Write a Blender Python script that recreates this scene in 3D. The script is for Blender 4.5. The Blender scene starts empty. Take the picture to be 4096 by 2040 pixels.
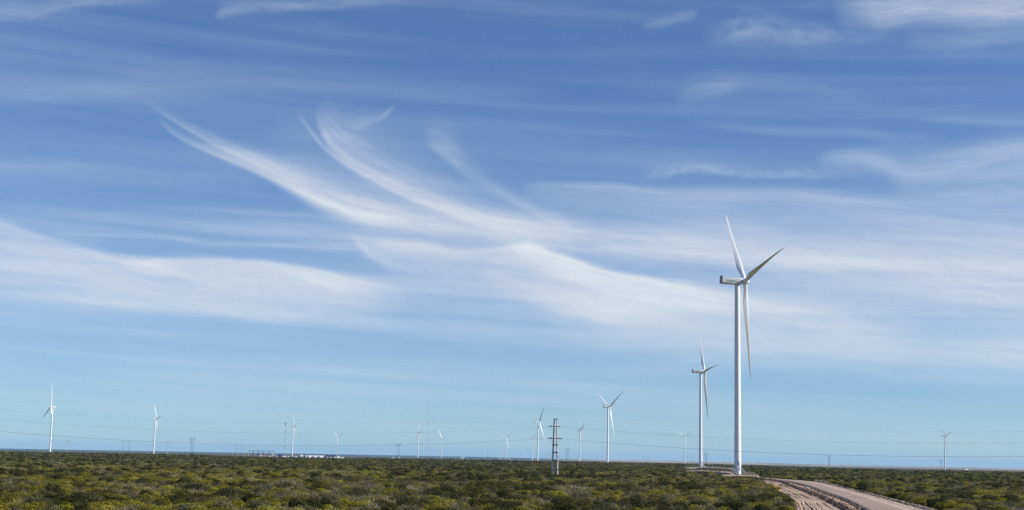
import bpy, bmesh, math, random, os
import numpy as np
from mathutils import Vector, Matrix

SC = bpy.context.scene
COL = SC.collection
rad = math.radians

# ------------------------------------------------------------------ camera
W0, H0, F0 = 4096.0, 2040.0, 5833.0          # photograph size and focal length in its pixels
EYE = Vector((0.0, 0.0, 5.0))
ROLL = math.atan(0.019)
PITCH = math.atan((1832.9 - 1020.0) * math.cos(ROLL) / F0)
_f = Vector((0, math.cos(PITCH), math.sin(PITCH)))
_r0 = Vector((1, 0, 0)); _u0 = Vector((0, -math.sin(PITCH), math.cos(PITCH)))
CR = _r0 * math.cos(ROLL) + _u0 * math.sin(ROLL)
CU = _u0 * math.cos(ROLL) - _r0 * math.sin(ROLL)
camd = bpy.data.cameras.new('camera')
cam = bpy.data.objects.new('camera', camd); COL.objects.link(cam)
camd.sensor_width = 36.0
camd.lens = 36.0 * F0 / W0
camd.clip_start = 0.5; camd.clip_end = 120000.0
m = Matrix.Identity(4)
for i in range(3):
    m[i][0] = CR[i]; m[i][1] = CU[i]; m[i][2] = -_f[i]; m[i][3] = EYE[i]
cam.matrix_world = m
SC.camera = cam

def ray(x, y):
    return _f * F0 + CR * (x - W0 / 2) + CU * (H0 / 2 - y)
def at(x, y, d):                        # point seen at photograph pixel x, y at depth d
    return EYE + ray(x, y) * (d / F0)
def proj(p):
    v = Vector(p) - EYE; k = F0 / v.dot(_f)
    return W0 / 2 + v.dot(CR) * k, H0 / 2 - v.dot(CU) * k, v.dot(_f)
def eyeline(x):                         # photograph row of the true horizon
    return 1850.0 + 0.019 * (x - 2950.0)
def gp(x, y, z=0.0):                    # point of the plane z seen at pixel x, y
    r = ray(x, y); t = (z - EYE.z) / r.z
    return EYE + r * t
def stand(bx, by, ty, H):               # foot of a vertical thing of height H between two pixel rows
    lo, hi = 20.0, 30000.0
    for _ in range(60):
        d = 0.5 * (lo + hi); b = at(bx, by, d)
        if proj(b + Vector((0, 0, H)))[1] < ty: lo = d
        else: hi = d
    return at(bx, by, d), d

# ------------------------------------------------------------------ sun and sky
SUN_AZ, SUN_EL = 97.0, 30.0            # clockwise from the view direction
sund = bpy.data.lights.new('sun', 'SUN'); sund.energy = 5.0; sund.angle = rad(0.53)
sund.color = (1.0, 0.95, 0.87)
sun = bpy.data.objects.new('sun', sund); COL.objects.link(sun)
sdir = Vector((math.sin(rad(SUN_AZ)) * math.cos(rad(SUN_EL)), math.cos(rad(SUN_AZ)) * math.cos(rad(SUN_EL)), math.sin(rad(SUN_EL))))
sun.rotation_euler = sdir.to_track_quat('Z', 'Y').to_euler()
sun.location = sdir * 300

EXPOSURE = 0.35
EXPK = 2.0 ** EXPOSURE
SKY_STRENGTH = 0.095
world = bpy.data.worlds.new('World'); SC.world = world; world.use_nodes = True
wt = world.node_tree; wn = wt.nodes; wl = wt.links
bg = wn['Background']
sky = wn.new('ShaderNodeTexSky'); sky.sky_type = 'NISHITA'; sky.sun_disc = False
sky.sun_elevation = rad(SUN_EL); sky.sun_rotation = rad(SUN_AZ)
sky.air_density = 1.0; sky.dust_density = 0.0; sky.ozone_density = 6.0; sky.altitude = 2000.0

def WM(op, a, b=None, c=None, clamp=False):
    n = wn.new('ShaderNodeMath'); n.operation = op; n.use_clamp = clamp
    for i, v in enumerate((a, b, c)):
        if v is None: continue
        if isinstance(v, (int, float)): n.inputs[i].default_value = v
        else: wl.new(v, n.inputs[i])
    return n.outputs[0]
def WC(x, y, z=0.0):
    n = wn.new('ShaderNodeCombineXYZ')
    for i, v in enumerate((x, y, z)):
        if isinstance(v, (int, float)): n.inputs[i].default_value = v
        else: wl.new(v, n.inputs[i])
    return n.outputs[0]
def WN(vec, scale=1.0, detail=3.0, rough=0.5, dist=0.0):
    n = wn.new('ShaderNodeTexNoise'); n.noise_dimensions = '3D'
    wl.new(vec, n.inputs['Vector']); n.inputs['Scale'].default_value = scale
    n.inputs['Detail'].default_value = detail; n.inputs['Roughness'].default_value = rough
    n.inputs['Distortion'].default_value = dist
    return n.outputs['Fac']
def WS(v, a, b, lo=0.0, hi=1.0):
    n = wn.new('ShaderNodeMapRange'); n.interpolation_type = 'SMOOTHSTEP'
    wl.new(v, n.inputs[0])
    for i, q in enumerate((a, b, lo, hi)): n.inputs[1 + i].default_value = q
    return n.outputs[0]
def WF(v, pts):                         # float curve through points given in 0..1
    n = wn.new('ShaderNodeFloatCurve'); wl.new(v, n.inputs['Value'])
    cv = n.mapping.curves[0]
    n.mapping.use_clip = False
    pts = sorted(pts)
    while len(cv.points) < len(pts): cv.points.new(0.5, 0.5)
    for p, q in zip(cv.points, pts):
        p.location = q; p.handle_type = 'AUTO_CLAMPED'
    n.mapping.update()
    return n.outputs['Value']

tc = wn.new('ShaderNodeTexCoord'); sx = wn.new('ShaderNodeSeparateXYZ'); wl.new(tc.outputs['Generated'], sx.inputs[0])
AZ = WM('MULTIPLY', WM('ARCTAN2', sx.outputs[0], sx.outputs[1]), 57.29578)
EL = WM('MULTIPLY', WM('ARCSINE', sx.outputs[2]), 57.29578)
AU = WM('MULTIPLY_ADD', AZ, 1 / 56.0, 0.5)
wv1 = WN(WC(WM('MULTIPLY', AZ, 0.16), WM('MULTIPLY', EL, 0.42), 1.7), 1.0, 3.0, 0.5)
wv3 = WN(WC(WM('MULTIPLY', AZ, 2.2), WM('MULTIPLY', EL, 3.4), 2.9), 1.0, 3.0, 0.6)
wv2 = WN(WC(WM('MULTIPLY', AZ, 0.7), WM('MULTIPLY', EL, 1.6), 7.1), 1.0, 3.0, 0.55)
WARP = WM('ADD', WM('MULTIPLY_ADD', wv1, 0.9, -0.45), WM('ADD', WM('MULTIPLY_ADD', wv2, 0.40, -0.20), WM('MULTIPLY_ADD', wv3, 0.26, -0.13)))

PXDEG = math.degrees(1.0 / F0)
def azel(x, y):
    r = ray(x, y)
    return math.degrees(math.atan2(r.x, r.y)), math.degrees(math.asin(r.z / r.length))

cloud = None
def add_alpha(a):
    global cloud
    if cloud is None: cloud = a
    else:                                # 1-(1-a)(1-b)
        cloud = WM('SUBTRACT', WM('ADD', cloud, a), WM('MULTIPLY', cloud, a))

def ribbon(pts, streak=0.6, fu=0.22, ft=2.2, seed=0.0, warp=0.35, power=2.0):
    """A cirrus streamer along a curve in azimuth / elevation. pts: photograph x, y, upper width, lower width, density."""
    C_, U_, D_, I_ = [], [], [], []
    for (x, y, wu, wd, q) in pts:
        a, e = azel(x, y); u = a / 56.0 + 0.5
        C_.append((u, e / 25.0)); U_.append((u, wu * PXDEG / 5.0)); D_.append((u, wd * PXDEG / 5.0)); I_.append((u, q))
    if I_[0][1] > 0: I_ = [(I_[0][0] - 0.05, 0.0)] + I_
    if I_[-1][1] > 0: I_ = I_ + [(I_[-1][0] + 0.05, 0.0)]
    c = WM('MULTIPLY', WF(AU, C_), 25.0)
    t = WM('SUBTRACT', EL, c)
    t = WM('MULTIPLY_ADD', WARP, warp, t)
    up = WM('MULTIPLY', WF(AU, U_), 5.0); dn = WM('MULTIPLY', WF(AU, D_), 5.0)
    side = WM('GREATER_THAN', t, 0.0)
    wdt = WM('ADD', WM('MULTIPLY', side, up), WM('MULTIPLY', WM('SUBTRACT', 1.0, side), dn))
    s = WM('DIVIDE', t, WM('MAXIMUM', wdt, 0.01))
    g = WM('POWER', 2.71828, WM('MULTIPLY', WM('POWER', WM('ABSOLUTE', s), power), -1.0))
    n = WN(WC(WM('MULTIPLY', AZ, fu), WM('MULTIPLY', t, ft), seed), 1.0, 4.0, 0.66)
    k = WS(n, 0.24, 0.76, 1.0 - streak, 1.0)
    q = WM('MULTIPLY', WM('MULTIPLY', g, WM('MAXIMUM', WF(AU, I_), 0.0)), k)
    add_alpha(q)

# thin veil, thicker towards the horizon, in long slightly tilted bands
tilt = WM('MULTIPLY_ADD', AZ, 0.045, EL)
b1 = WN(WC(WM('MULTIPLY', AZ, 0.045), WM('MULTIPLY', WM('MULTIPLY_ADD', WARP, 0.8, tilt), 0.55), 3.3), 1.0, 5.0, 0.55)
b2 = WN(WC(WM('MULTIPLY', AZ, 0.03), WM('MULTIPLY', tilt, 1.1), 9.3), 1.0, 3.0, 0.5)
veil = WM('ADD', WS(b1, 0.40, 0.72, 0.0, 0.30), WS(b2, 0.40, 0.64, 0.0, 0.22))
VW = WF(WM('MULTIPLY', WM('MAXIMUM', EL, 0.0), 1 / 90.0), [(0.0, 0.40), (0.02, 0.60), (0.045, 0.85), (0.075, 1.05), (0.10, 0.5), (0.12, 0.30), (0.15, 0.34), (0.25, 0.40), (1.0, 0.40)])
RIGHT = WS(AZ, 1.0, 17.0, 0.0, 1.0)
add_alpha(WM('MULTIPLY', veil, VW))
milk = WF(WM('MULTIPLY', WM('MAXIMUM', EL, 0.0), 1 / 90.0), [(0.0, 0.0), (0.02, 0.02), (0.045, 0.08), (0.075, 0.20), (0.092, 0.14), (0.11, 0.02), (0.16, 0.0), (1.0, 0.02)])
add_alpha(WM('MULTIPLY', milk, WS(wv1, 0.25, 0.75, 0.75, 1.25)))
veil_only = cloud
#SKYFEATURES
ribbon([(700, 560, 60, 40, .0), (1000, 660, 110, 50, .10), (1300, 700, 170, 80, .20), (1600, 790, 170, 90, .26), (1900, 860, 150, 90, .28), (2200, 900, 130, 90, .28), (2600, 930, 130, 100, .24), (3100, 960, 130, 110, .0)], .5, .25, 1.6, 91.0, .6)
ribbon([(-300, 1010, 60, 130, .20), (300, 1120, 60, 130, .22), (900, 1180, 60, 130, .22), (1500, 1180, 80, 130, .24), (2100, 1200, 80, 130, .16), (2700, 1290, 80, 130, .16), (3400, 1330, 110, 130, .16), (4300, 1350, 120, 130, .16)], .45, .08, 1.2, 93.0, .6)
ribbon([(560, 395, 16, 8, .0), (650, 452, 18, 10, .20), (750, 512, 22, 12, .36), (860, 572, 28, 16, .44), (980, 626, 34, 20, .42), (1100, 684, 40, 24, .36), (1260, 752, 46, 26, .0)], .5, .2, 3.0, 2.0, .1)
ribbon([(630, 478, 14, 8, .0), (690, 530, 18, 9, .24), (800, 590, 28, 10, .36), (900, 632, 42, 12, .46), (1000, 672, 62, 14, .56), (1150, 742, 84, 22, .70), (1300, 815, 100, 34, .84), (1450, 862, 100, 36, .84), (1620, 892, 84, 32, .70), (1800, 912, 70, 32, .55), (2000, 930, 60, 36, .42), (2300, 950, 60, 40, .0)], .30, .16, 2.6, 5.0, .1)
ribbon([(1190, 452, 10, 10, .0), (1232, 510, 14, 10, .30), (1290, 585, 18, 12, .36), (1380, 655, 26, 12, .44), (1500, 722, 34, 12, .46), (1650, 795, 40, 12, .46), (1800, 850, 42, 14, .40), (1960, 905, 44, 16, .30), (2200, 945, 50, 20, .0)], .45, .16, 3.4, 8.0, .1)
ribbon([(1262, 470, 36, 22, .0), (1290, 525, 70, 26, .40), (1330, 580, 110, 26, .50), (1420, 640, 120, 34, .46), (1540, 700, 110, 40, .40), (1700, 780, 96, 44, .38), (1880, 850, 80, 44, .36), (2100, 905, 70, 40, .32), (2400, 960, 70, 40, .0)], .55, .34, 3.2, 11.0, .15)
ribbon([(1370, 520, 40, 26, .0), (1450, 495, 30, 22, .20), (1520, 470, 20, 16, .26), (1552, 448, 14, 14, .32), (1580, 425, 10, 10, .0)], .6, .8, 3.0, 14.0, .1)
ribbon([(1690, 560, 70, 20, .0), (1740, 590, 80, 22, .26), (1790, 622, 86, 26, .34), (1850, 680, 70, 24, .24), (1920, 728, 50, 20, .22), (2020, 790, 38, 18, .28), (2130, 845, 36, 16, .32), (2260, 895, 44, 22, .22), (2420, 930, 50, 26, .0)], .55, .3, 2.4, 17.0, .2)
ribbon([(1400, 700, 60, 30, .0), (1600, 770, 50, 34, .26), (1850, 862, 40, 30, .30), (2050, 920, 60, 40, .34), (2350, 960, 90, 60, .30), (2700, 990, 120, 70, .26), (3200, 1010, 120, 80, .0)], .8, .2, 2.4, 19.0, .3)
# bright bank across the middle, with its hard upper edge
ribbon([(1250, 930, 10, 30, .0), (1400, 950, 14, 40, .14), (1480, 965, 18, 60, .36), (1580, 975, 20, 80, .56), (1720, 985, 18, 80, .58), (1860, 1005, 22, 90, .52), (2000, 996, 18, 110, .66), (2107, 984, 16, 130, .80), (2212, 1018, 16, 150, .90), (2352, 1068, 18, 165, .95), (2492, 1110, 20, 175, .95), (2700, 1146, 24, 175, .86), (2937, 1190, 30, 165, .70), (3091, 1224, 44, 150, .60), (3371, 1280, 60, 130, .44), (3700, 1335, 60, 110, .0)], .30, .12, 1.6, 23.0, .30, 1.6)
ribbon([(1900, 1080, 20, 60, .0), (2060, 1130, 26, 60, .34), (2250, 1190, 30, 70, .36), (2500, 1250, 40, 70, .30), (2800, 1300, 60, 70, .20), (3200, 1340, 60, 60, .0)], .5, .14, 1.8, 26.0, .25)
# left bank
ribbon([(-300, 820, 14, 160, .40), (0, 889, 16, 170, .46), (140, 940, 18, 170, .46), (316, 996, 20, 170, .44), (533, 1052, 16, 160, .46), (701, 1045, 14, 130, .50), (982, 1052, 14, 130, .72), (1192, 1074, 16, 120, .76), (1400, 1122, 22, 110, .52), (1650, 1170, 30, 90, .0)], .30, .1, 1.5, 29.0, .28, 1.6)
ribbon([(480, 1050, 10, 30, .0), (560, 1054, 10, 30, .34), (700, 1088, 14, 26, .30), (900, 1150, 20, 26, .16), (1100, 1200, 20, 26, .0)], .4, .15, 2.0, 31.0, .15)
ribbon([(-200, 1180, 40, 60, .30), (200, 1200, 40, 60, .30), (600, 1230, 40, 40, .22), (1000, 1262, 34, 30, .20), (1250, 1290, 30, 30, .0)], .5, .1, 1.6, 33.0, .25)
ribbon([(150, 925, 16, 10, .0), (400, 938, 14, 10, .22), (650, 952, 12, 12, .24), (900, 978, 14, 14, .34), (1200, 985, 14, 14, .36), (1420, 990, 20, 16, .22), (1500, 1010, 20, 16, .0)], .55, .2, 3.0, 37.0, .15)
ribbon([(500, 815, 12, 10, .0), (800, 838, 12, 10, .10), (1100, 855, 12, 12, .20), (1400, 880, 14, 14, .22), (1600, 900, 14, 14, .0)], .6, .2, 3.0, 41.0, .15)
ribbon([(1405, 945, 20, 14, .0), (1450, 985, 30, 20, .34), (1500, 1030, 30, 20, .34), (1580, 1062, 30, 26, .26), (1750, 1090, 40, 40, .20), (1950, 1130, 50, 50, .0)], .6, .5, 2.6, 43.0, .2)
ribbon([(-200, 350, 70, 40, .14), (150, 380, 60, 36, .18), (400, 370, 60, 40, .18), (650, 350, 80, 60, .16), (900, 330, 80, 60, .14), (1300, 330, 60, 40, .12), (1900, 370, 40, 30, .10), (2300, 380, 40, 30, .0)], .5, .1, 1.6, 47.0, .3)
ribbon([(-200, 640, 20, 60, .20), (0, 655, 18, 70, .22), (300, 668, 18, 70, .22), (600, 690, 18, 60, .18), (900, 700, 18, 50, .14), (1100, 740, 20, 40, .0)], .5, .1, 1.8, 51.0, .2)
# upper and right-hand patches
ribbon([(-200, 70, 60, 26, .20), (0, 62, 60, 26, .20), (150, 48, 50, 24, .24), (270, 18, 36, 20, .34), (420, 8, 40, 20, .22), (700, 0, 40, 20, .0)], .6, .25, 2.0, 53.0, .3)
ribbon([(860, 70, 30, 14, .0), (900, 58, 40, 16, .28), (1040, 30, 40, 20, .26), (1300, 24, 34, 16, .26), (1500, 8, 30, 16, .16), (1800, 10, 30, 16, .0)], .65, .6, 2.4, 55.0, .3)
ribbon([(2560, 110, 12, 10, .0), (2640, 92, 22, 18, .17), (2720, 70, 22, 18, .18), (2800, 52, 16, 12, .0)], .4, .4, 2.6, 57.0, .15)
ribbon([(2800, 140, 40, 34, .0), (2910, 128, 46, 36, .22), (3000, 112, 60, 50, .34), (3090, 128, 56, 44, .36), (3230, 152, 46, 40, .32), (3400, 150, 36, 28, .18), (3600, 130, 40, 24, .0)], .85, .7, 2.0, 59.0, .7)
ribbon([(3330, 60, 60, 40, .0), (3430, 50, 70, 50, .38), (3540, 62, 90, 50, .56), (3700, 30, 100, 56, .62), (3950, 30, 110, 60, .62), (4300, 20, 90, 50, .40)], .5, .2, 1.6, 61.0, .4)
ribbon([(3600, 150, 60, 40, .0), (3800, 160, 60, 50, .20), (4000, 150, 60, 50, .22), (4300, 140, 60, 50, .22)], .7, .3, 1.8, 63.0, .4)
ribbon([(2700, 400, 30, 24, .0), (2780, 365, 50, 44, .20), (2870, 350, 50, 40, .23), (2980, 330, 40, 30, .16), (3200, 345, 30, 24, .12), (3500, 400, 40, 30, .0)], .6, .5, 2.2, 67.0, .3)
ribbon([(2750, 490, 14, 14, .0), (2950, 512, 24, 20, .13), (3200, 528, 24, 22, .18), (3420, 530, 28, 24, .18), (3600, 555, 30, 24, .14), (3800, 560, 30, 20, .0)], .5, .2, 2.6, 69.0, .2)
ribbon([(3650, 480, 8, 8, .0), (3780, 478, 14, 14, .14), (3920, 488, 14, 14, .17), (4096, 490, 14, 14, .16), (4300, 490, 14, 14, .14)], .3, .2, 3.0, 71.0, .08)
ribbon([(2560, 700, 34, 20, .0), (2650, 690, 30, 20, .26), (2780, 672, 20, 20, .34), (2900, 682, 20, 20, .32), (3050, 700, 22, 20, .30), (3250, 700, 30, 24, .22), (3500, 690, 30, 24, .0)], .75, 1.6, 3.0, 73.0, .3)
ribbon([(3250, 640, 24, 30, .0), (3400, 620, 26, 50, .36), (3520, 640, 40, 60, .42), (3650, 680, 60, 80, .44), (3850, 660, 70, 140, .46), (4096, 620, 70, 200, .48), (4300, 620, 70, 200, .48)], .45, .15, 1.6, 77.0, .35)
ribbon([(2080, 745, 16, 40, .0), (2200, 742, 16, 60, .34), (2450, 745, 16, 80, .42), (2650, 770, 20, 100, .42), (2850, 780, 30, 150, .42), (3150, 790, 40, 230, .42), (3500, 820, 60, 300, .42), (4096, 860, 80, 380, .44), (4300, 860, 80, 380, .44)], .5, .12, 1.5, 79.0, .3)
ribbon([(2350, 960, 60, 70, .0), (2600, 980, 60, 80, .30), (3000, 1010, 70, 100, .34), (3500, 1090, 100, 160, .36), (4096, 1180, 140, 190, .38), (4300, 1180, 140, 190, .38)], .55, .1, 1.5, 83.0, .3)
ribbon([(-300, 1380, 90, 70, .20), (500, 1400, 90, 70, .16), (1500, 1430, 110, 70, .18), (2500, 1470, 110, 70, .22), (3200, 1420, 90, 80, .30), (4096, 1500, 90, 80, .24), (4300, 1500, 90, 80, .24)], .6, .06, 1.2, 87.0, .3)
fib = WN(WC(WM('MULTIPLY', AZ, 0.35), WM('MULTIPLY', WM('MULTIPLY_ADD', AZ, 0.16, WM('MULTIPLY_ADD', WARP, 1.6, EL)), 3.0), 4.4), 1.0, 5.0, 0.6)
cloud = WM('MINIMUM', WM('MULTIPLY', cloud, WS(fib, 0.28, 0.72, 0.93, 1.07)), 0.96)
CLOUD_THIN = (0.61, 0.715, 0.82)            # thin ice veil, blue showing through
CLOUD_THICK = (0.82, 0.85, 0.875)
# camera-like response of the clear sky, per channel
sp = wn.new('ShaderNodeSeparateColor'); wl.new(sky.outputs[0], sp.inputs[0])
cb = wn.new('ShaderNodeCombineColor')
for i, (k, g) in enumerate(((0.715, 0.835), (0.96, 0.93), (1.04, 0.86))):
    v = WM('POWER', WM('MULTIPLY', sp.outputs[i], 0.1), g)
    wl.new(WM('MULTIPLY', v, k / (SKY_STRENGTH * EXPK)), cb.inputs[i])
def background(alpha):
    mix = wn.new('ShaderNodeMix'); mix.data_type = 'RGBA'
    wl.new(alpha, mix.inputs[0]); wl.new(cb.outputs[0], mix.inputs[6])
    cm = wn.new('ShaderNodeMix'); cm.data_type = 'RGBA'; wl.new(WS(alpha, 0.15, 0.90), cm.inputs[0])
    cm.inputs[6].default_value = tuple(c / (SKY_STRENGTH * EXPK) for c in CLOUD_THIN) + (1.0,)
    cm.inputs[7].default_value = tuple(c / (SKY_STRENGTH * EXPK) for c in CLOUD_THICK) + (1.0,)
    wl.new(cm.outputs[2], mix.inputs[7])
    b = wn.new('ShaderNodeBackground'); b.inputs['Strength'].default_value = SKY_STRENGTH
    wl.new(mix.outputs[2], b.inputs['Color'])
    return b.outputs[0]
wn.remove(bg)
# the named streamers lie within this window of the sky (their density is zero at its edge), the veil goes all round
inside = WM('MULTIPLY', WM('LESS_THAN', WM('ABSOLUTE', AZ), 27.0), WM('MULTIPLY', WM('GREATER_THAN', EL, -0.5), WM('LESS_THAN', EL, 24.0)))
ms = wn.new('ShaderNodeMixShader'); wl.new(inside, ms.inputs[0])
wl.new(background(veil_only), ms.inputs[1]); wl.new(background(cloud), ms.inputs[2])
wl.new(ms.outputs[0], wn['World Output'].inputs['Surface'])
world.cycles.sampling_method = 'MANUAL'; world.cycles.sample_map_resolution = 256

# ------------------------------------------------------------------ film
SC.view_settings.view_transform = 'Standard'; SC.view_settings.look = 'None'
SC.view_settings.exposure = EXPOSURE; SC.view_settings.gamma = 1.0; SC.view_settings.use_curve_mapping = False
SC.render.engine = 'CYCLES'
SC.render.filter_size = 1.1
SC.cycles.use_denoising = False
SC.cycles.use_adaptive_sampling = True; SC.cycles.adaptive_threshold = 0.006; SC.cycles.adaptive_min_samples = 24
SC.cycles.max_bounces = 6; SC.cycles.diffuse_bounces = 2; SC.cycles.glossy_bounces = 2
SC.cycles.transmission_bounces = 3; SC.cycles.volume_bounces = 1; SC.cycles.transparent_max_bounces = 8
SC.cycles.sample_clamp_indirect = 4.0
# ==== geometry ====

# ------------------------------------------------------------------ helpers
RNG = np.random.default_rng(11)
random.seed(5)

class MB:
    """Collects boxes, tubes and lofts; build() links them as one mesh object."""
    def __init__(s): s.v = []; s.f = []; s.mi = []
    def quad(s, *p, mi=0):
        b = len(s.v); s.v += [tuple(q) for q in p]; s.f.append(tuple(range(b, b + len(p)))); s.mi.append(mi); return s
    def box(s, lo, hi, mi=0):
        (a, b, c), (d, e, g) = lo, hi
        k = len(s.v); s.v += [(a, b, c), (d, b, c), (d, e, c), (a, e, c), (a, b, g), (d, b, g), (d, e, g), (a, e, g)]
        for q in ((0, 3, 2, 1), (4, 5, 6, 7), (0, 1, 5, 4), (1, 2, 6, 5), (2, 3, 7, 6), (3, 0, 4, 7)):
            s.f.append(tuple(k + i for i in q)); s.mi.append(mi)
        return s
    def bar(s, p, q, w, h=None, mi=0):   # rectangular bar between two points
        p = Vector(p); q = Vector(q); h = h or w
        d = (q - p).normalized(); up = Vector((0, 0, 1)) if abs(d.z) < .95 else Vector((1, 0, 0))
        x = d.cross(up).normalized() * (w / 2); y = x.cross(d).normalized() * (h / 2)
        k = len(s.v)
        for c in (p, q):
            for a, b in ((-1, -1), (1, -1), (1, 1), (-1, 1)): s.v.append(tuple(c + x * a + y * b))
        for r in ((0, 1, 2, 3), (7, 6, 5, 4), (0, 4, 5, 1), (1, 5, 6, 2), (2, 6, 7, 3), (3, 7, 4, 0)):
            s.f.append(tuple(k + i for i in r)); s.mi.append(mi)
        return s
    def tube(s, pts, radii, n=10, cap=True, mi=0):
        pts = [Vector(p) for p in pts]
        if isinstance(radii, (int, float)): radii = [radii] * len(pts)
        rings = []
        for i, p in enumerate(pts):
            d = (pts[min(i + 1, len(pts) - 1)] - pts[max(i - 1, 0)]).normalized()
            up = Vector((0, 0, 1)) if abs(d.z) < .95 else Vector((0, 1, 0))
            x = d.cross(up).normalized(); y = x.cross(d).normalized()
            rings.append([tuple(p + (x * math.cos(t) + y * math.sin(t)) * radii[i]) for t in [2 * math.pi * k / n for k in range(n)]])
        return s.loft(rings, cap, mi)
    def loft(s, rings, cap=True, mi=0):
        n = len(rings[0]); k = len(s.v)
        for r in rings: s.v += [tuple(q) for q in r]
        for i in range(len(rings) - 1):
            for j in range(n):
                a = k + i * n + j; b = k + i * n + (j + 1) % n
                s.f.append((a, b, b + n, a + n)); s.mi.append(mi)
        if cap:
            s.f.append(tuple(k + j for j in reversed(range(n)))); s.mi.append(mi)
            s.f.append(tuple(k + (len(rings) - 1) * n + j for j in range(n))); s.mi.append(mi)
        return s
    def mesh(s, name, mats, smooth=False):
        me = bpy.data.meshes.new(name); me.from_pydata(s.v, [], s.f); me.update()
        for mt in (mats if isinstance(mats, (list, tuple)) else [mats]): me.materials.append(mt)
        for p, i in zip(me.polygons, s.mi): p.material_index = i
        bm = bmesh.new(); bm.from_mesh(me); bmesh.ops.recalc_face_normals(bm, faces=bm.faces); bm.to_mesh(me); bm.free()
        if smooth: smooth_mesh(me)
        return me
    def build(s, name, mats, parent=None, smooth=False, loc=None):
        return link(name, s.mesh(name, mats, smooth), parent, loc)

def smooth_mesh(me, ang=40.0):
    me.polygons.foreach_set('use_smooth', [True] * len(me.polygons))
    bm = bmesh.new(); bm.from_mesh(me)
    for e in bm.edges:
        if len(e.link_faces) == 2 and e.calc_face_angle(0) > rad(ang): e.smooth = False
    bm.to_mesh(me); bm.free()

def link(name, me, parent=None, loc=None):
    o = bpy.data.objects.new(name, me); COL.objects.link(o)
    if parent is not None: o.parent = parent
    if loc is not None: o.location = loc
    return o
def tag(o, label, cat, group=None, kind=None):
    if label: o['label'] = label
    if cat: o['category'] = cat
    if group: o['group'] = group
    if kind: o['kind'] = kind
    return o
def empty(name, loc, rz=0.0):
    o = bpy.data.objects.new(name, None); COL.objects.link(o); o.location = loc; o.rotation_euler = (0, 0, rz)
    o.empty_display_size = 0.5
    return o
def structure(name, me, label=None):
    o = link(name, me); o['kind'] = 'structure'
    if label: o['label'] = label
    return o

# ------------------------------------------------------------------ materials
class NT:
    def __init__(s, name):
        s.m = bpy.data.materials.new(name); s.m.use_nodes = True
        s.t = s.m.node_tree; s.n = s.t.nodes; s.l = s.t.links; s.b = s.n['Principled BSDF']
    def new(s, k, **kw):
        n = s.n.new(k)
        for a, v in kw.items(): setattr(n, a, v)
        return n
    def put(s, n, i, v):
        if isinstance(v, (int, float)): n.inputs[i].default_value = v
        elif isinstance(v, tuple): n.inputs[i].default_value = v if len(v) == 4 or n.inputs[i].type == 'VECTOR' else v + (1,)
        else: s.l.new(v, n.inputs[i])
    def math(s, op, a, b=0.0, clamp=False):
        n = s.new('ShaderNodeMath', operation=op, use_clamp=clamp); s.put(n, 0, a); s.put(n, 1, b); return n.outputs[0]
    def noise(s, vec=None, scale=1.0, detail=4.0, rough=.55):
        n = s.new('ShaderNodeTexNoise')
        if vec is not None: s.l.new(vec, n.inputs['Vector'])
        n.inputs['Scale'].default_value = scale; n.inputs['Detail'].default_value = detail; n.inputs['Roughness'].default_value = rough
        return n.outputs['Fac']
    def ramp(s, f, stops):
        n = s.new('ShaderNodeValToRGB'); s.l.new(f, n.inputs[0]); e = n.color_ramp.elements
        while len(e) < len(stops): e.new(.5)
        for q, (p, c) in zip(e, stops): q.position = p; q.color = tuple(c) + (1,)
        return n.outputs[0]
    def mix(s, f, a, b, mode='MIX'):
        n = s.new('ShaderNodeMix', data_type='RGBA', blend_type=mode)
        s.put(n, 0, f); s.put(n, 6, a); s.put(n, 7, b); return n.outputs[2]
    def rng(s, v, a, b, lo=0.0, hi=1.0):
        n = s.new('ShaderNodeMapRange', interpolation_type='SMOOTHSTEP'); s.l.new(v, n.inputs[0])
        for i, q in enumerate((a, b, lo, hi)): n.inputs[1 + i].default_value = q
        return n.outputs[0]
    def pos(s): return s.new('ShaderNodeNewGeometry').outputs['Position']
    def obj(s): return s.new('ShaderNodeTexCoord').outputs['Object']
    def attr(s, name): return s.new('ShaderNodeAttribute', attribute_name=name).outputs['Fac']
    def bump(s, h, strength=.3, dist=.05):
        n = s.new('ShaderNodeBump'); s.l.new(h, n.inputs['Height']); n.inputs['Strength'].default_value = strength; n.inputs['Distance'].default_value = dist
        s.l.new(n.outputs[0], s.b.inputs['Normal'])
    def done(s, col, rough=.7, spec=.3, metal=0.0):
        s.put(s.b, 'Base Color', col); s.put(s.b, 'Roughness', rough)
        s.b.inputs['Specular IOR Level'].default_value = spec; s.b.inputs['Metallic'].default_value = metal
        return s.m

def painted(name, rgb, rough=.45, dirt=.06, scale=.6, spec=.35, metal=0.0):
    t = NT(name); n = t.noise(t.obj(), scale, 4)
    lo = tuple(max(0, c * (1 - dirt * 2)) for c in rgb); hi = tuple(min(.95, c * (1 + dirt * .4)) for c in rgb)
    return t.done(t.ramp(n, [(.3, lo), (.62, hi)]), rough, spec, metal)

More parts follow.
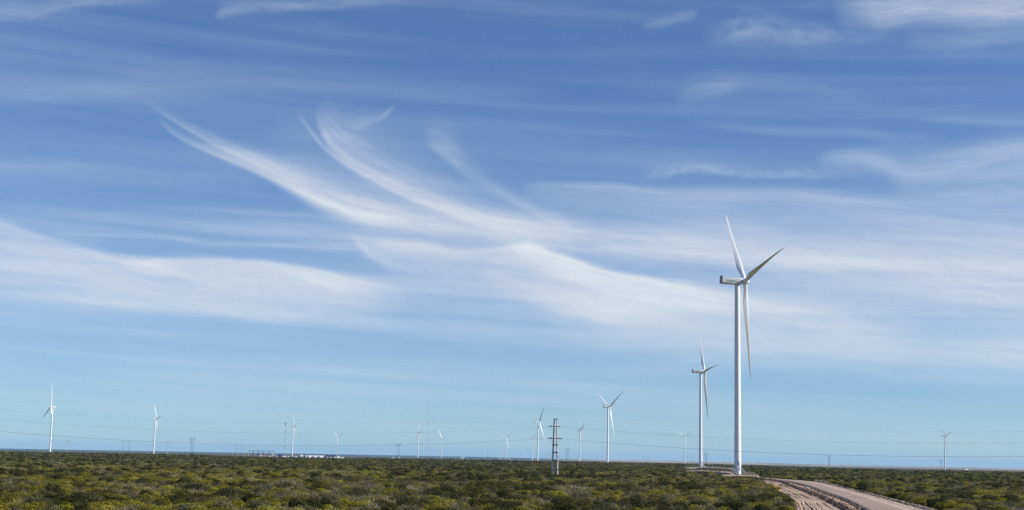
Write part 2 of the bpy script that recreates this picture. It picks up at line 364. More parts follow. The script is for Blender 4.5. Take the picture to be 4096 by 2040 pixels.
def white_tower():
    t = NT('turbine_white_paint'); g = t.obj()
    mp = t.new('ShaderNodeMapping'); t.l.new(g, mp.inputs[0]); mp.inputs['Scale'].default_value = (1.2, 1.2, .05)
    n = t.noise(mp.outputs[0], 1.5, 5)
    return t.done(t.ramp(n, [(.25, (.72, .735, .755)), (.6, (.815, .825, .84))]), .38, .4)
M = {}
M['white'] = white_tower()
M['nacelle'] = painted('nacelle_grey_white', (.74, .74, .72), .45, .05)
M['seam'] = painted('grey_panel_seam', (.28, .28, .29), .6)
M['rear'] = painted('blue_grey_louvre', (.30, .34, .39), .6)
M['darkbox'] = painted('dark_cooler', (.03, .035, .045), .6)
M['steel'] = painted('galvanised_steel', (.62, .64, .66), .4, .1, 2.0, .4, .3)
M['lattice'] = painted('weathered_lattice_steel', (.20, .22, .25), .6, .1, 1.0)
M['concrete'] = painted('pale_concrete', (.56, .55, .53), .8, .12, 1.2, .2)
M['darkconc'] = painted('concrete_collar', (.36, .36, .37), .85, .14, 1.4, .2)
M['insul'] = painted('dark_insulator', (.035, .03, .03), .3)
M['cable'] = painted('aluminium_cable', (.22, .25, .29), .5)
M['signblue'] = painted('pale_blue_sign', (.42, .62, .74), .5)
M['ink'] = painted('dark_blue_ink', (.05, .10, .22), .6)
M['door'] = painted('door_white', (.68, .69, .70), .5)
M['redpaint'] = painted('aviation_red', (.42, .05, .06), .5)
M['whitepaint'] = painted('mast_white', (.75, .74, .74), .5)
M['blueroof'] = painted('blue_sheet_roof', (.02, .045, .16), .5)
M['whitewall'] = painted('white_sheet_wall', (.80, .81, .82), .6, .06, .3)
M['bluebox'] = painted('blue_container', (.07, .20, .36), .5)
M['green'] = painted('green_housing', (.10, .34, .27), .5)
M['orange'] = painted('brick_orange', (.42, .20, .11), .8)
M['glassdark'] = painted('dark_window', (.03, .04, .05), .2)
M['greyporc'] = painted('grey_porcelain', (.22, .20, .24), .4)
M['yellowpost'] = painted('yellow_marker', (.65, .50, .20), .6)
M['trunk'] = painted('grey_bark', (.13, .11, .09), .9)
LET = [painted('logo_ink_%d' % i, c, .5, .02) for i, c in enumerate([(.20, .26, .30), (.17, .30, .36), (.06, .28, .42), (.08, .36, .30), (.22, .42, .16), (.26, .44, .16), (.40, .44, .20)])]

def foliage(name, stops, tintlo=.65, tinthi=1.35, trans=.22):
    t = NT(name)
    r = t.new('ShaderNodeObjectInfo').outputs['Random']
    big = t.noise(t.pos(), .035, 3)
    f = t.math('ADD', t.math('MULTIPLY', r, .55), t.math('MULTIPLY', t.rng(big, .3, .7), .45))
    col = t.ramp(f, stops)
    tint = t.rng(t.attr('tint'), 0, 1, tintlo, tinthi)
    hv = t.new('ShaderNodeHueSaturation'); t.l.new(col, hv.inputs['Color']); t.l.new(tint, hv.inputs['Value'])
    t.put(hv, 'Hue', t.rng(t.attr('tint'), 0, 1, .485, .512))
    t.done(hv.outputs[0], .75, .15)
    tr = t.new('ShaderNodeBsdfTranslucent'); t.l.new(hv.outputs[0], tr.inputs['Color'])
    ms = t.new('ShaderNodeMixShader'); ms.inputs[0].default_value = trans
    t.l.new(t.b.outputs[0], ms.inputs[1]); t.l.new(tr.outputs[0], ms.inputs[2])
    t.l.new(ms.outputs[0], t.n['Material Output'].inputs['Surface'])
    return t.m
FOL = {
    'olive': foliage('olive_leaves', [(.12, (.125, .124, .014)), (.40, (.200, .184, .020)), (.70, (.255, .222, .027)), (.92, (.31, .265, .070))], .55, 1.65, .36),
    'dark': foliage('dark_green_leaves', [(.2, (.046, .050, .010)), (.6, (.068, .070, .014)), (.9, (.095, .092, .020))]),
    'grey': foliage('grey_green_leaves', [(.2, (.100, .100, .040)), (.6, (.140, .136, .060)), (.9, (.20, .19, .10))]),
    'dry': foliage('dry_twigs', [(.2, (.13, .105, .060)), (.6, (.20, .170, .105)), (.9, (.34, .30, .22))]),
    'yellow': foliage('yellow_green_leaves', [(.2, (.17, .155, .018)), (.6, (.215, .185, .022)), (.9, (.27, .205, .030))]),
    'tussock': foliage('straw_grass', [(.2, (.26, .225, .09)), (.6, (.36, .31, .14)), (.9, (.46, .42, .25))]),
    'tree': foliage('dark_conifer', [(.2, (.016, .026, .018)), (.8, (.03, .042, .024))]),
}
BARK = painted('shrub_bark', (.10, .08, .065), .9, .2, 4.0)

def soil(name, stops, scale=.5, bump=.4, bd=.05, far=None):
    t = NT(name); p = t.pos()
    a = t.noise(p, scale, 6, .6); b = t.noise(p, scale * .07, 4)
    f = t.math('ADD', t.math('MULTIPLY', a, .6), t.math('MULTIPLY', b, .4))
    col = t.ramp(f, stops)
    if far:
        ln = t.new('ShaderNodeVectorMath', operation='LENGTH'); t.l.new(p, ln.inputs[0])
        mp = t.new('ShaderNodeMapping'); t.l.new(p, mp.inputs[0]); mp.inputs['Scale'].default_value = (.012, .0022, .01)
        fn = t.noise(mp.outputs[0], 1.0, 5)
        col = t.mix(t.rng(ln.outputs['Value'], 700, 1500), col, t.ramp(fn, far))
    t.bump(a, bump, bd)
    return t.done(col, .95, .1)
M['ground'] = soil('scrub_soil', [(.3, (.072, .062, .030)), (.5, (.115, .098, .052)), (.7, (.20, .165, .105))], .8, .6, .1,
                   far=[(.3, (.060, .062, .030)), (.5, (.085, .084, .042)), (.7, (.115, .105, .06))])
M['berm'] = soil('dug_earth', [(.3, (.13, .092, .070)), (.5, (.21, .152, .115)), (.7, (.31, .235, .18))], 2.5, .9, .12)
M['rubble'] = soil('pale_rubble', [(.3, (.16, .125, .095)), (.5, (.27, .215, .165)), (.7, (.40, .33, .26))], 3.0, .8, .08)
M['sand'] = soil('pinkish_sand', [(.3, (.34, .225, .150)), (.5, (.44, .305, .215)), (.72, (.55, .41, .30))], .9, .35, .03)
M['pad'] = soil('pad_earth', [(.3, (.33, .235, .17)), (.5, (.43, .32, .235)), (.7, (.52, .41, .31))], .5, .35, .04)
M['mesa'] = soil('tan_plateau', [(.3, (.22, .18, .13)), (.5, (.29, .24, .18)), (.7, (.38, .33, .25))], .002, 0, .01)
M['hills'] = soil('dark_far_scrub', [(.3, (.040, .045, .035)), (.7, (.07, .072, .055))], .003, 0, .01)
def road_mat():
    t = NT('gravel_road'); p = t.pos(); a = t.attr('across')
    mp = t.new('ShaderNodeMapping'); t.l.new(p, mp.inputs[0])
    n = t.noise(p, 1.6, 6, .65); n2 = t.noise(p, .09, 4)
    base = t.ramp(t.math('ADD', t.math('MULTIPLY', n, .5), t.math('MULTIPLY', n2, .5)), [(.32, (.275, .205, .168)), (.52, (.360, .275, .226)), (.7, (.45, .355, .295))])
    w = t.math('ADD', a, t.math('MULTIPLY', t.math('SUBTRACT', n2, .5), .25))
    worn = t.math('MULTIPLY', t.rng(w, .60, .68), t.math('SUBTRACT', 1.0, t.rng(w, .72, .82)))
    edge = t.math('ADD', t.rng(w, .88, .97), t.math('SUBTRACT', 1.0, t.rng(w, .03, .12)), True)
    col = t.mix(t.math('MULTIPLY', worn, .8), base, (.54, .405, .31))
    col = t.mix(t.math('MULTIPLY', edge, .6), col, (.42, .32, .25))
    t.bump(n, .3, .03)
    return t.done(col, .9, .15)
M['road'] = road_mat()
t = NT('puddle_water'); M['puddle'] = t.done((.10, .10, .09), .03, .5)

# ------------------------------------------------------------------ noise and terrain height
def hsh(i, j, s):
    h = (i.astype(np.int64) * 374761393 + j.astype(np.int64) * 668265263 + s * 1442695041) & 0x7fffffff
    h = ((h ^ (h >> 13)) * 1274126177) & 0x7fffffff
    return ((h ^ (h >> 16)) & 0xffff) / 65535.0
def vnoise(x, y, scale, seed=0):
    x = np.asarray(x, float) / scale; y = np.asarray(y, float) / scale
    i = np.floor(x); j = np.floor(y); u = x - i; v = y - j
    u = u * u * (3 - 2 * u); v = v * v * (3 - 2 * v)
    a = hsh(i, j, seed); b = hsh(i + 1, j, seed); c = hsh(i, j + 1, seed); d = hsh(i + 1, j + 1, seed)
    return (a * (1 - u) + b * u) * (1 - v) + (c * (1 - u) + d * u) * v

ctrl = []                                # feet of the standing things: the plain passes under them
def plain(x, y):                         # gently falling plain; its slope varies with direction
    r = np.hypot(x, y); px = W0 / 2 + F0 * np.tan(np.clip(np.arctan2(x, np.maximum(y, 1e-3)), -.7, .7))
    sl = np.interp(px, [-2000, 0, 700, 1200, 1900, 2600, 3000, 3400, 4096, 6000], [13.5, 13.5, 12, 12, 9.5, 11, 13, 17.5, 16.5, 15]) / F0
    rk = np.minimum(r, 2700.0)
    z = 3.7 - sl * rk; z = z + (r - rk) * (-11.5 - (3.7 - sl * 2700.0)) / 7800.0
    z = -np.logaddexp(0, -z * 2.2) / 2.2
    z = np.where(r < 700, z * np.clip((r - 350) / 350, 0, 1), z)
    return np.maximum(z, -24.0)
def terrain(x, y):
    x = np.asarray(x, float); y = np.asarray(y, float); r = np.hypot(x, y)
    z = plain(x, y)
    num = np.zeros_like(z); den = np.full_like(z, .05)
    for (cx, cy, dz, cr) in CTRL():
        w = np.exp(-((x - cx) ** 2 + (y - cy) ** 2) / (2 * cr * cr)); num += w * dz; den += w
    z = z + num / den
    z += (vnoise(x, y, 260, 3) - .5) * np.interp(r, [0, 700, 2500], [0, .15, .8])
    return z
_cc = {}
def CTRL():
    if len(_cc.get('v', ())) != len(ctrl):
        _cc['v'] = [(cx, cy, cz - float(plain(np.array([cx]), np.array([cy]))[0]), cr) for (cx, cy, cz, cr) in ctrl]
    return _cc['v']
def terr(x, y): return float(terrain(np.array([x]), np.array([y]))[0])
def on_ground(p, r=None):
    ctrl.append((p.x, p.y, p.z, r or max(50.0, .10 * math.hypot(p.x, p.y)))); return p

# ------------------------------------------------------------------ layout: where everything stands
HUB = 80.0
# photograph base x, base y, hub y, blade angle (clockwise from up), rotor-axis share away from the viewer, sign of axis, label
TURB = [
    (2951.0, 1900.0, 1126.0, 77, 0.3, 1, 'nearest and tallest white wind turbine, with lettered nacelle and stairs to its door'),
    (2802.4, 1872.0, 1487.0, 84, 0.2, 1, 'second largest white wind turbine, just left of the nearest one'),
    (2430.0, 1851.0, 1628.0, 57, 0.5, 1, 'white wind turbine with blades in a Y, between concrete pylon and two largest turbines'),
    (2150.0, 1844.4, 1690.0, 36, 0.35, 1, 'white wind turbine close behind the concrete pylon, one blade pointing left'),
    (2128.7, 1844.4, 1751.0, 76, 0.15, 1, 'small distant wind turbine just left of the one behind the concrete pylon'),
    (2022.0, 1838.0, 1752.0, 48, 0.75, 1, 'small distant wind turbine with wide open blades, left of the concrete pylon'),
    (2318.0, 1849.6, 1720.0, 68, 0.15, 1, 'white wind turbine standing right of the concrete pylon, narrow side view'),
    (2738.7, 1856.0, 1745.0, 60, 0.95, 1, 'distant wind turbine seen from behind, blades in a V, left of second largest turbine'),
    (3780.5, 1881.5, 1744.0, 76, 0.35, 1, 'lone white wind turbine at far right above the scrub'),
    (199.4, 1809.0, 1628.0, 0, -0.25, -1, 'leftmost wind turbine, facing left, one blade straight up'),
    (614.0, 1819.5, 1674.0, 80, 0.3, 1, 'second wind turbine from the left edge'),
    (1167.8, 1827.0, 1705.0, 80, 0.15, 1, 'wind turbine beside the red and white lattice tower'),
    (1346.6, 1823.5, 1748.0, 72, 0.75, 1, 'small distant wind turbine behind the long blue roof'),
    (1671.0, 1834.0, 1730.0, 80, 0.15, 1, 'wind turbine just left of the tall thin guyed mast'),
    (1764.0, 1832.6, 1753.0, 92, 0.8, 1, 'small distant wind turbine just right of the tall thin guyed mast'),
]
TFEET = []
for (bx, by, hy, th, c, sg, lb) in TURB:
    p, d = stand(bx, by, hy, HUB); on_ground(p); TFEET.append((p, d))

PYL = gp(2219.0, 1906.0, 0.0)             # foot of the concrete double-pole pylon
ctrl.append((PYL.x, PYL.y, 0.0, 60.0))
PYL_L = at(-260, eyeline(-260) + 5.0 / 405 * F0, 405); PYL_L.z = 0
PYL_R = at(5200, eyeline(5200) + 5.0 / 340 * F0, 340); PYL_R.z = 0

POLES = [(207.0, 1812.0, 1750.0, 18.0, 'slim concrete power pole right beside the leftmost wind turbine'),
         (268.0, 1814.0, 1751.0, 18.0, 'slim concrete power pole right of the leftmost wind turbine, standing alone'),
         (613.5, 1819.5, 1766.0, 16.0, 'slim concrete power pole in front of the second turbine from the left'),
         (670.0, 1820.5, 1765.0, 16.0, 'slim concrete power pole right of the second turbine from the left'),
         (952.0, 1826.0, 1777.0, 20.0, 'stout white power pole with cross arms left of the substation gantries'),
         (993.0, 1828.0, 1776.0, 20.5, 'stout white power pole with cross arms at the left end of the substation gantries')]
POLEFEET = []
for (bx, by, ty, H, lb) in POLES:
    p, d = stand(bx, by, ty, H); on_ground(p); POLEFEET.append((p, d))
SUBD = 2400.0
SUB = at(1045, 1828.6, SUBD); on_ground(SUB, 330)
CAMPF = at(1290, 1834.5, 2600.0); on_ground(CAMPF, 330)

# ------------------------------------------------------------------ ground, hills
def build_ground():
    az = np.concatenate([np.arange(-30, 30.01, .6), np.arange(36, 330, 8.0)]); na = len(az)
    rr = np.concatenate([np.arange(2, 60, 12.0), np.arange(60, 800, 8.0), np.geomspace(800, 34000, 90)]); nr = len(rr)
    A = np.radians(az)[None, :]; R = rr[:, None]
    X = R * np.sin(A); Y = R * np.cos(A); Z = terrain(X, Y)
    X = np.concatenate([[0], X.ravel()]); Y = np.concatenate([[0], Y.ravel()]); Z = np.concatenate([[0], Z.ravel()])
    f = [(0, 1 + (j + 1) % na, 1 + j) for j in range(na)]
    for i in range(nr - 1):
        for j in range(na):
            a = 1 + i * na + j; b = 1 + i * na + (j + 1) % na
            f.append((a, b, b + na, a + na))
    me = bpy.data.meshes.new('ground'); me.from_pydata(np.stack([X, Y, Z], 1).tolist(), [], f)
    me.materials.append(M['ground']); me.polygons.foreach_set('use_smooth', [True] * len(me.polygons)); me.update()
    bm = bmesh.new(); bm.from_mesh(me); bmesh.ops.recalc_face_normals(bm, faces=bm.faces)
    if sum(fc.normal.z for fc in bm.faces) < 0: bmesh.ops.reverse_faces(bm, faces=bm.faces)
    bm.to_mesh(me); bm.free()
    structure('ground', me, 'flat scrubland plain reaching to the horizon')
build_ground()

def ridge(name, label, mat, x0, x1, D, topf, depth, n, seed, rough):
    """A low table-land: front slope, rim, plateau. topf: photograph x -> rows of the rim below (+) or above (-) the eye line."""
    xs = np.linspace(x0, x1, n); v = []; f = []
    prof = [(0.0, 0.0), (.12, .25), (.25, .62), (.34, .9), (.40, 1.0), (.7, 1.01), (1.0, .95)]
    for i, x in enumerate(xs):
        wob = (vnoise(np.array([x]), np.array([0.0]), 160, seed)[0] - .5) * 2
        fine = (vnoise(np.array([x]), np.array([9.0]), 14, seed + 1)[0] - .5) * 2
        dd = D * (1 + .03 * wob)
        dv = ray(x, eyeline(x)); dv = Vector((dv.x, dv.y, 0)).normalized()
        top = EYE.z - (topf(x) + rough * fine) / F0 * dd
        base = terr(dv.x * dd, dv.y * dd) - 1.0
        for (t, h) in prof:
            q = dv * (dd + (t - .4) * depth); v.append((q.x, q.y, base + (max(top, base + .5) - base) * h))
    k = len(prof)
    for i in range(n - 1):
        for j in range(k - 1):
            a = i * k + j; f.append((a, a + k, a + k + 1, a + 1))
    me = bpy.data.meshes.new(name); me.from_pydata(v, [], f); me.materials.append(mat)
    bm = bmesh.new(); bm.from_mesh(me); bmesh.ops.recalc_face_normals(bm, faces=bm.faces)
    if sum(fc.normal.z for fc in bm.faces) < 0: bmesh.ops.reverse_faces(bm, faces=bm.faces)
    bm.to_mesh(me); bm.free(); me.polygons.foreach_set('use_smooth', [True] * len(me.polygons))
    return structure(name, me, label)
ridge('hills', 'long low blue ridge along the left and middle horizon', M['hills'], -1500, 3300, 15000.0,
      lambda x: float(np.interp(x, [-1500, 0, 700, 1300, 1900, 2400, 2900, 3300], [1, 0, -1.5, -2.5, -3, 0, 8, 14])), 3500.0, 420, 5, .35)
ridge('plateau', 'pale tan table-land along the right horizon', M['mesa'], 1900, 5600, 10500.0,
      lambda x: float(np.interp(x, [1900, 2000, 2300, 2600, 3200, 3400, 4096, 5600], [14, 7, 1.5, -1.5, 0.5, 1.5, 4, 6])), 1500.0, 420, 8, .45)

# ------------------------------------------------------------------ road, track, banks
def poly(px, z=0.0): return [gp(x, y, z) for x, y in px]
def resample(pts, n):
    pts = [Vector(p) for p in pts]; L = [0.0]
    for a, b in zip(pts, pts[1:]): L.append(L[-1] + (b - a).length)
    s = np.linspace(0, L[-1], n); out = []
    c = [[p[i] for p in pts] for i in range(3)]
    return [Vector([float(np.interp(q, L, c[i])) for i in range(3)]) for q in s], L[-1]
def smoothline(pts, it=2):
    for _ in range(it):
        q = [pts[0]]
        for a, b in zip(pts, pts[1:]): q += [a * .75 + b * .25, a * .25 + b * .75]
        q.append(pts[-1]); pts = q
    return pts
def ribbon_mesh(name, left, right, mat, n, k, zf, skirt=.25):
    L, _ = resample(smoothline(left), n); R, ln = resample(smoothline(right), n)
    La = np.array(L)[:, None, :]; Ra = np.array(R)[:, None, :]; t = np.linspace(0, 1, k)[None, :, None]
    P = La + (Ra - La) * t; S = np.repeat(np.linspace(0, ln, n)[:, None], k, 1); T = np.repeat(t[:, :, 0], n, 0)
    X, Y = P[:, :, 0], P[:, :, 1]; Z = terrain(X, Y) + zf(T, S, X, Y)
    d = (Ra - La)[:, 0, :]; d = d / np.linalg.norm(d, axis=1)[:, None]
    A = La[:, 0, :] - d * skirt * 1.6; B = Ra[:, 0, :] + d * skirt * 1.6
    X = np.concatenate([A[:, :1], X, B[:, :1]], 1); Y = np.concatenate([A[:, 1:2], Y, B[:, 1:2]], 1)
    Z = np.concatenate([terrain(A[:, :1], A[:, 1:2]) - .06, Z, terrain(B[:, :1], B[:, 1:2]) - .06], 1)
    ac = np.concatenate([np.zeros((n, 1)), T, np.ones((n, 1))], 1).ravel(); kk = k + 2
    i, j = np.meshgrid(np.arange(n - 1), np.arange(kk - 1), indexing='ij'); a = (i * kk + j).ravel()
    f = np.stack([a, a + 1, a + kk + 1, a + kk], 1)
    me = bpy.data.meshes.new(name); me.from_pydata(np.stack([X.ravel(), Y.ravel(), Z.ravel()], 1).tolist(), [], f.tolist()); me.materials.append(mat)
    at_ = me.attributes.new('across', 'FLOAT', 'POINT'); at_.data.foreach_set('value', ac.tolist())
    bm = bmesh.new(); bm.from_mesh(me); bmesh.ops.recalc_face_normals(bm, faces=bm.faces)
    if sum(fc.normal.z for fc in bm.faces) < 0: bmesh.ops.reverse_faces(bm, faces=bm.faces)
    bm.to_mesh(me); bm.free(); me.polygons.foreach_set('use_smooth', [True] * len(me.polygons))
    return me
def terr0(p): return terr(p.x, p.y)
def n1(x, y, s, seed): return float(vnoise(np.array([x]), np.array([y]), s, seed)[0]) - .5
def nv(x, y, s, seed): return vnoise(x, y, s, seed) - .5

ROAD_R = [(2985, 1905), (3046, 1913.5), (3112, 1918.5), (3205, 1925), (3268, 1933), (3315, 1944), (3400, 1966), (3520, 2000), (3658, 2040), (3900, 2110)]
ROAD_L = [(2990, 1908), (3059, 1918), (3112, 1922.5), (3174, 1932), (3237, 1947), (3299, 1973), (3350, 1991), (3400, 2011), (3452, 2040), (3585, 2110)]
roadL, roadR = poly(ROAD_L), poly(ROAD_R)
structure('road', ribbon_mesh('road', roadL, roadR, M['road'], 160, 13,
          lambda t, s, x, y: .30 + .10 * (1 - (2 * t - 1) ** 2) - .05 * np.exp(-((t - .3) / .05) ** 2) - .05 * np.exp(-((t - .7) / .05) ** 2) + .04 * nv(x, y, 2.2, 4)),
          'grey gravel road curving from the lower right towards the nearest turbine')
STRIP_L = [(3035, 1916), (3062, 1922), (3071, 1939), (3099, 1955), (3127, 1977), (3158, 1999), (3166, 2017), (3172, 2040), (3190, 2110)]
STRIP_R = [(3050, 1918), (3105, 1923.5), (3168, 1933.5), (3232, 1949.5), (3294, 1976), (3345, 1994), (3394, 2014), (3446, 2043), (3575, 2112)]
stripL, stripR = poly(STRIP_L), poly(STRIP_R)
def rut(t, s, x, y):
    u = t + .03 * nv(s, 0 * s + 3.0, 18, 21); z = 0.0 * t
    for c, w, dp in ((.08, .014, .05), (.17, .012, .07), (.26, .016, .09), (.31, .012, .05), (.41, .016, .09), (.46, .012, .05), (.57, .014, .07), (.86, .014, .06), (.92, .014, .07)):
        q = (u - c - .02 * np.sin(s * .07 + c * 20)) / w
        z += -dp * np.exp(-q * q) + .45 * dp * np.exp(-((np.abs(q) - 2.0) ** 2))
    return .06 + z * np.clip(.8 + 1.6 * nv(s, t * 40, 9, 31), 0, 2) + .05 * nv(x, y, 2.3, 7) + .05 * nv(x, y, .6, 8)
structure('dirt_track', ribbon_mesh('dirt_track', stripL, stripR, M['sand'], 320, 150, rut, .4), 'bare pinkish dirt strip with curved wheel ruts beside the road')

def lump(bm_v, bm_f, c, s, rng):
    """A clod or stone: a small uneven polyhedron (20 triangles)."""
    ph = (1 + 5 ** .5) / 2; b = len(bm_v)
    for q in ((-1, ph, 0), (1, ph, 0), (-1, -ph, 0), (1, -ph, 0), (0, -1, ph), (0, 1, ph), (0, -1, -ph), (0, 1, -ph), (ph, 0, -1), (ph, 0, 1), (-ph, 0, -1), (-ph, 0, 1)):
        k = s * (.36 + .3 * rng.random()); bm_v.append((c[0] + q[0] * k, c[1] + q[1] * k, c[2] + q[2] * k * .7))
    for q in ((0, 11, 5), (0, 5, 1), (0, 1, 7), (0, 7, 10), (0, 10, 11), (1, 5, 9), (5, 11, 4), (11, 10, 2), (10, 7, 6), (7, 1, 8), (3, 9, 4), (3, 4, 2), (3, 2, 6), (3, 6, 8), (3, 8, 9), (4, 9, 5), (2, 4, 11), (6, 2, 10), (8, 6, 7), (9, 8, 1)):
        bm_f.append(tuple(b + i for i in q))
def berm(name, label, px, width, height, mat, nclod, seed, clod=(.12, .34), z0=0.0, hvar=None):
    line, ln = resample(smoothline(poly(px)), 260); rng = np.random.default_rng(seed); k = 9; n = 260
    Lp = np.array(line); D = np.gradient(Lp, axis=0); D /= np.linalg.norm(D, axis=1)[:, None]; SD = np.stack([D[:, 1], -D[:, 0], 0 * D[:, 0]], 1)
    sa = np.arange(n) * ln / n; hv = np.array([hvar(i / 259.0) if hvar else 1.0 for i in range(n)])
    hh = height * (.55 + .9 * (nv(sa, 0 * sa, 1.6, seed) + .5)) * hv; ww = width * (.8 + .5 * nv(sa, 0 * sa + 5, 3.0, seed + 1))
    t = np.linspace(-1, 1, k)[None, :]; Q = Lp[:, None, :] + SD[:, None, :] * (t * ww[:, None])[:, :, None]; X, Y = Q[:, :, 0], Q[:, :, 1]
    Z = terrain(X, Y) + z0 - .05 + np.maximum(0, hh[:, None] * (1 - np.abs(t) ** 1.5) + .25 * hh[:, None] * nv(X, Y, .45, seed + 2) * (np.abs(t) < .95))
    v = np.stack([X.ravel(), Y.ravel(), Z.ravel()], 1).tolist()
    f = [(i * k + j, i * k + j + 1, i * k + j + k + 1, i * k + j + k) for i in range(n - 1) for j in range(k - 1)]
    u = rng.random(nclod); ii = (u * 258).astype(int); tt = rng.normal(size=nclod) * .75
    C = Lp[ii] + SD[ii] * (tt * width)[:, None] + D[ii] * rng.random((nclod, 1)) * .8
    ch = np.maximum(0, height * .8 * (1 - np.abs(tt) ** 1.5)) * hv[ii]; cz = terrain(C[:, 0], C[:, 1]) + z0 + ch; cs = rng.uniform(clod[0], clod[1], nclod) * (.6 + .8 * rng.random(nclod))
    for i in range(nclod): lump(v, f, (C[i, 0], C[i, 1], cz[i]), cs[i], rng)
    me = bpy.data.meshes.new(name); me.from_pydata(v, [], f); me.materials.append(mat)
    bm = bmesh.new(); bm.from_mesh(me); bmesh.ops.recalc_face_normals(bm, faces=bm.faces); bm.to_mesh(me); bm.free()
    o = link(name, me); tag(o, label, 'earth', None, 'stuff'); return o
berm('earth_windrow', 'dark ridge of dug earth clods running along the dirt strip', [(3075, 1920), (3127, 1928), (3150, 1938), (3174, 1948), (3237, 1971), (3299, 1995), (3349, 2022), (3393, 2044), (3500, 2108)], .62, .46, M['berm'], 2600, 41, (.07, .22))
berm('earth_windrow', 'thin line of loose clods along the left shoulder of the road', [(3112, 1923), (3174, 1933), (3205, 1941), (3252, 1956), (3299, 1975.5), (3350, 1993), (3400, 2013), (3450, 2043)], .36, .17, M['berm'], 900, 43, (.08, .22), .05)
berm('earth_windrow', 'short side heap of dark clods across the dirt strip', [(3123, 1944.5), (3140, 1943.5), (3160, 1944.5), (3175, 1947.5)], .5, .3, M['berm'], 160, 44)
berm('rubble_bank', 'bank of pale rubble between the road and the scrub on its right', [(3262, 1929), (3325, 1939), (3380, 1954), (3420, 1966), (3470, 1979), (3560, 2003), (3640, 2024), (3720, 2046), (3900, 2100)], 1.0, .32, M['rubble'], 5200, 47, (.05, .19), .0, lambda u: .6 + .5 * min(1, u * 2))
berm('rubble_bank', 'small pale rubble heap at the bend right of the road', [(3262, 1927.5), (3290, 1930), (3315, 1934)], 1.3, .5, M['rubble'], 420, 49, (.06, .2))
# puddle
def sheet(name, pts, mat, lift, label):
    me = bpy.data.meshes.new(name); me.from_pydata([(p.x, p.y, terr0(p) + lift) for p in pts], [], [tuple(range(len(pts)))]); me.materials.append(mat)
    bm = bmesh.new(); bm.from_mesh(me)
    for fc in bm.faces:
        fc.normal_update()
        if fc.normal.z < 0: fc.normal_flip()
    bm.to_mesh(me); bm.free()
    return structure(name, me, label)
sheet('puddle', poly([(3216, 1948.5), (3222, 1948), (3230, 1951), (3238, 1955), (3236, 1956.3), (3226, 1953.5)]), M['puddle'], .19, 'small puddle shining between road shoulder and earth ridge')

def bank(name, label, px_line, depth, height, mat, seed, d=None):
    """A low made-up bank of bare earth: front slope towards the viewer, flat top."""
    pts = [gp(x, y) for x, y in px_line]; line, ln = resample(smoothline(pts), 70); v = []; f = []
    for i, p in enumerate(line):
        w = min(1.0, i / 8.0, (69 - i) / 8.0) ** .6 if 0 < i < 69 else 0.0
        dv = Vector((p.x, p.y, 0)).normalized()
        for (s, h) in ((-2.5, -.1), (-1.2, .45), (-.3, .95), (.4, 1.0), (depth * .5, 1.02), (depth, 1.0), (depth + 3, -.1)):
            q = p + dv * (s + 1.5 * n1(i, 0, 5, seed)); v.append((q.x, q.y, terr0(q) - .05 + max(0, h) * height * w * (1 + .5 * n1(q.x, q.y, 3.0, seed))))
    for i in range(69):
        for j in range(6):
            a = i * 7 + j; f.append((a, a + 1, a + 8, a + 7))
    me = bpy.data.meshes.new(name); me.from_pydata(v, [], f); me.materials.append(mat)
    bm = bmesh.new(); bm.from_mesh(me); bmesh.ops.recalc_face_normals(bm, faces=bm.faces)
    if sum(fc.normal.z for fc in bm.faces) < 0: bmesh.ops.reverse_faces(bm, faces=bm.faces)
    bm.to_mesh(me); bm.free()
    return structure(name, me, label)
bank('earth_bank', 'bare earth access track running left behind the nearest turbine', [(2745, 1888), (2800, 1890), (2860, 1895), (2935, 1900)], 30, 1.0, M['pad'], 61)
bank('earth_bank', 'bare earth pad at the foot of the second largest turbine', [(2740, 1873), (2800, 1874), (2880, 1878), (2940, 1884)], 60, 1.1, M['pad'], 63)
bank('earth_bank', 'bare earth pad at the foot of the nearest turbine', [(2885, 1902.5), (2930, 1903.5), (2985, 1905), (3037, 1907.5)], 34, .35, M['pad'], 65)
bank('earth_bank', 'pale bare earth patch left of the concrete pylon on the horizon', [(2030, 1843.5), (2050, 1843.8), (2072, 1844.6)], 60, 2.2, M['pad'], 67)

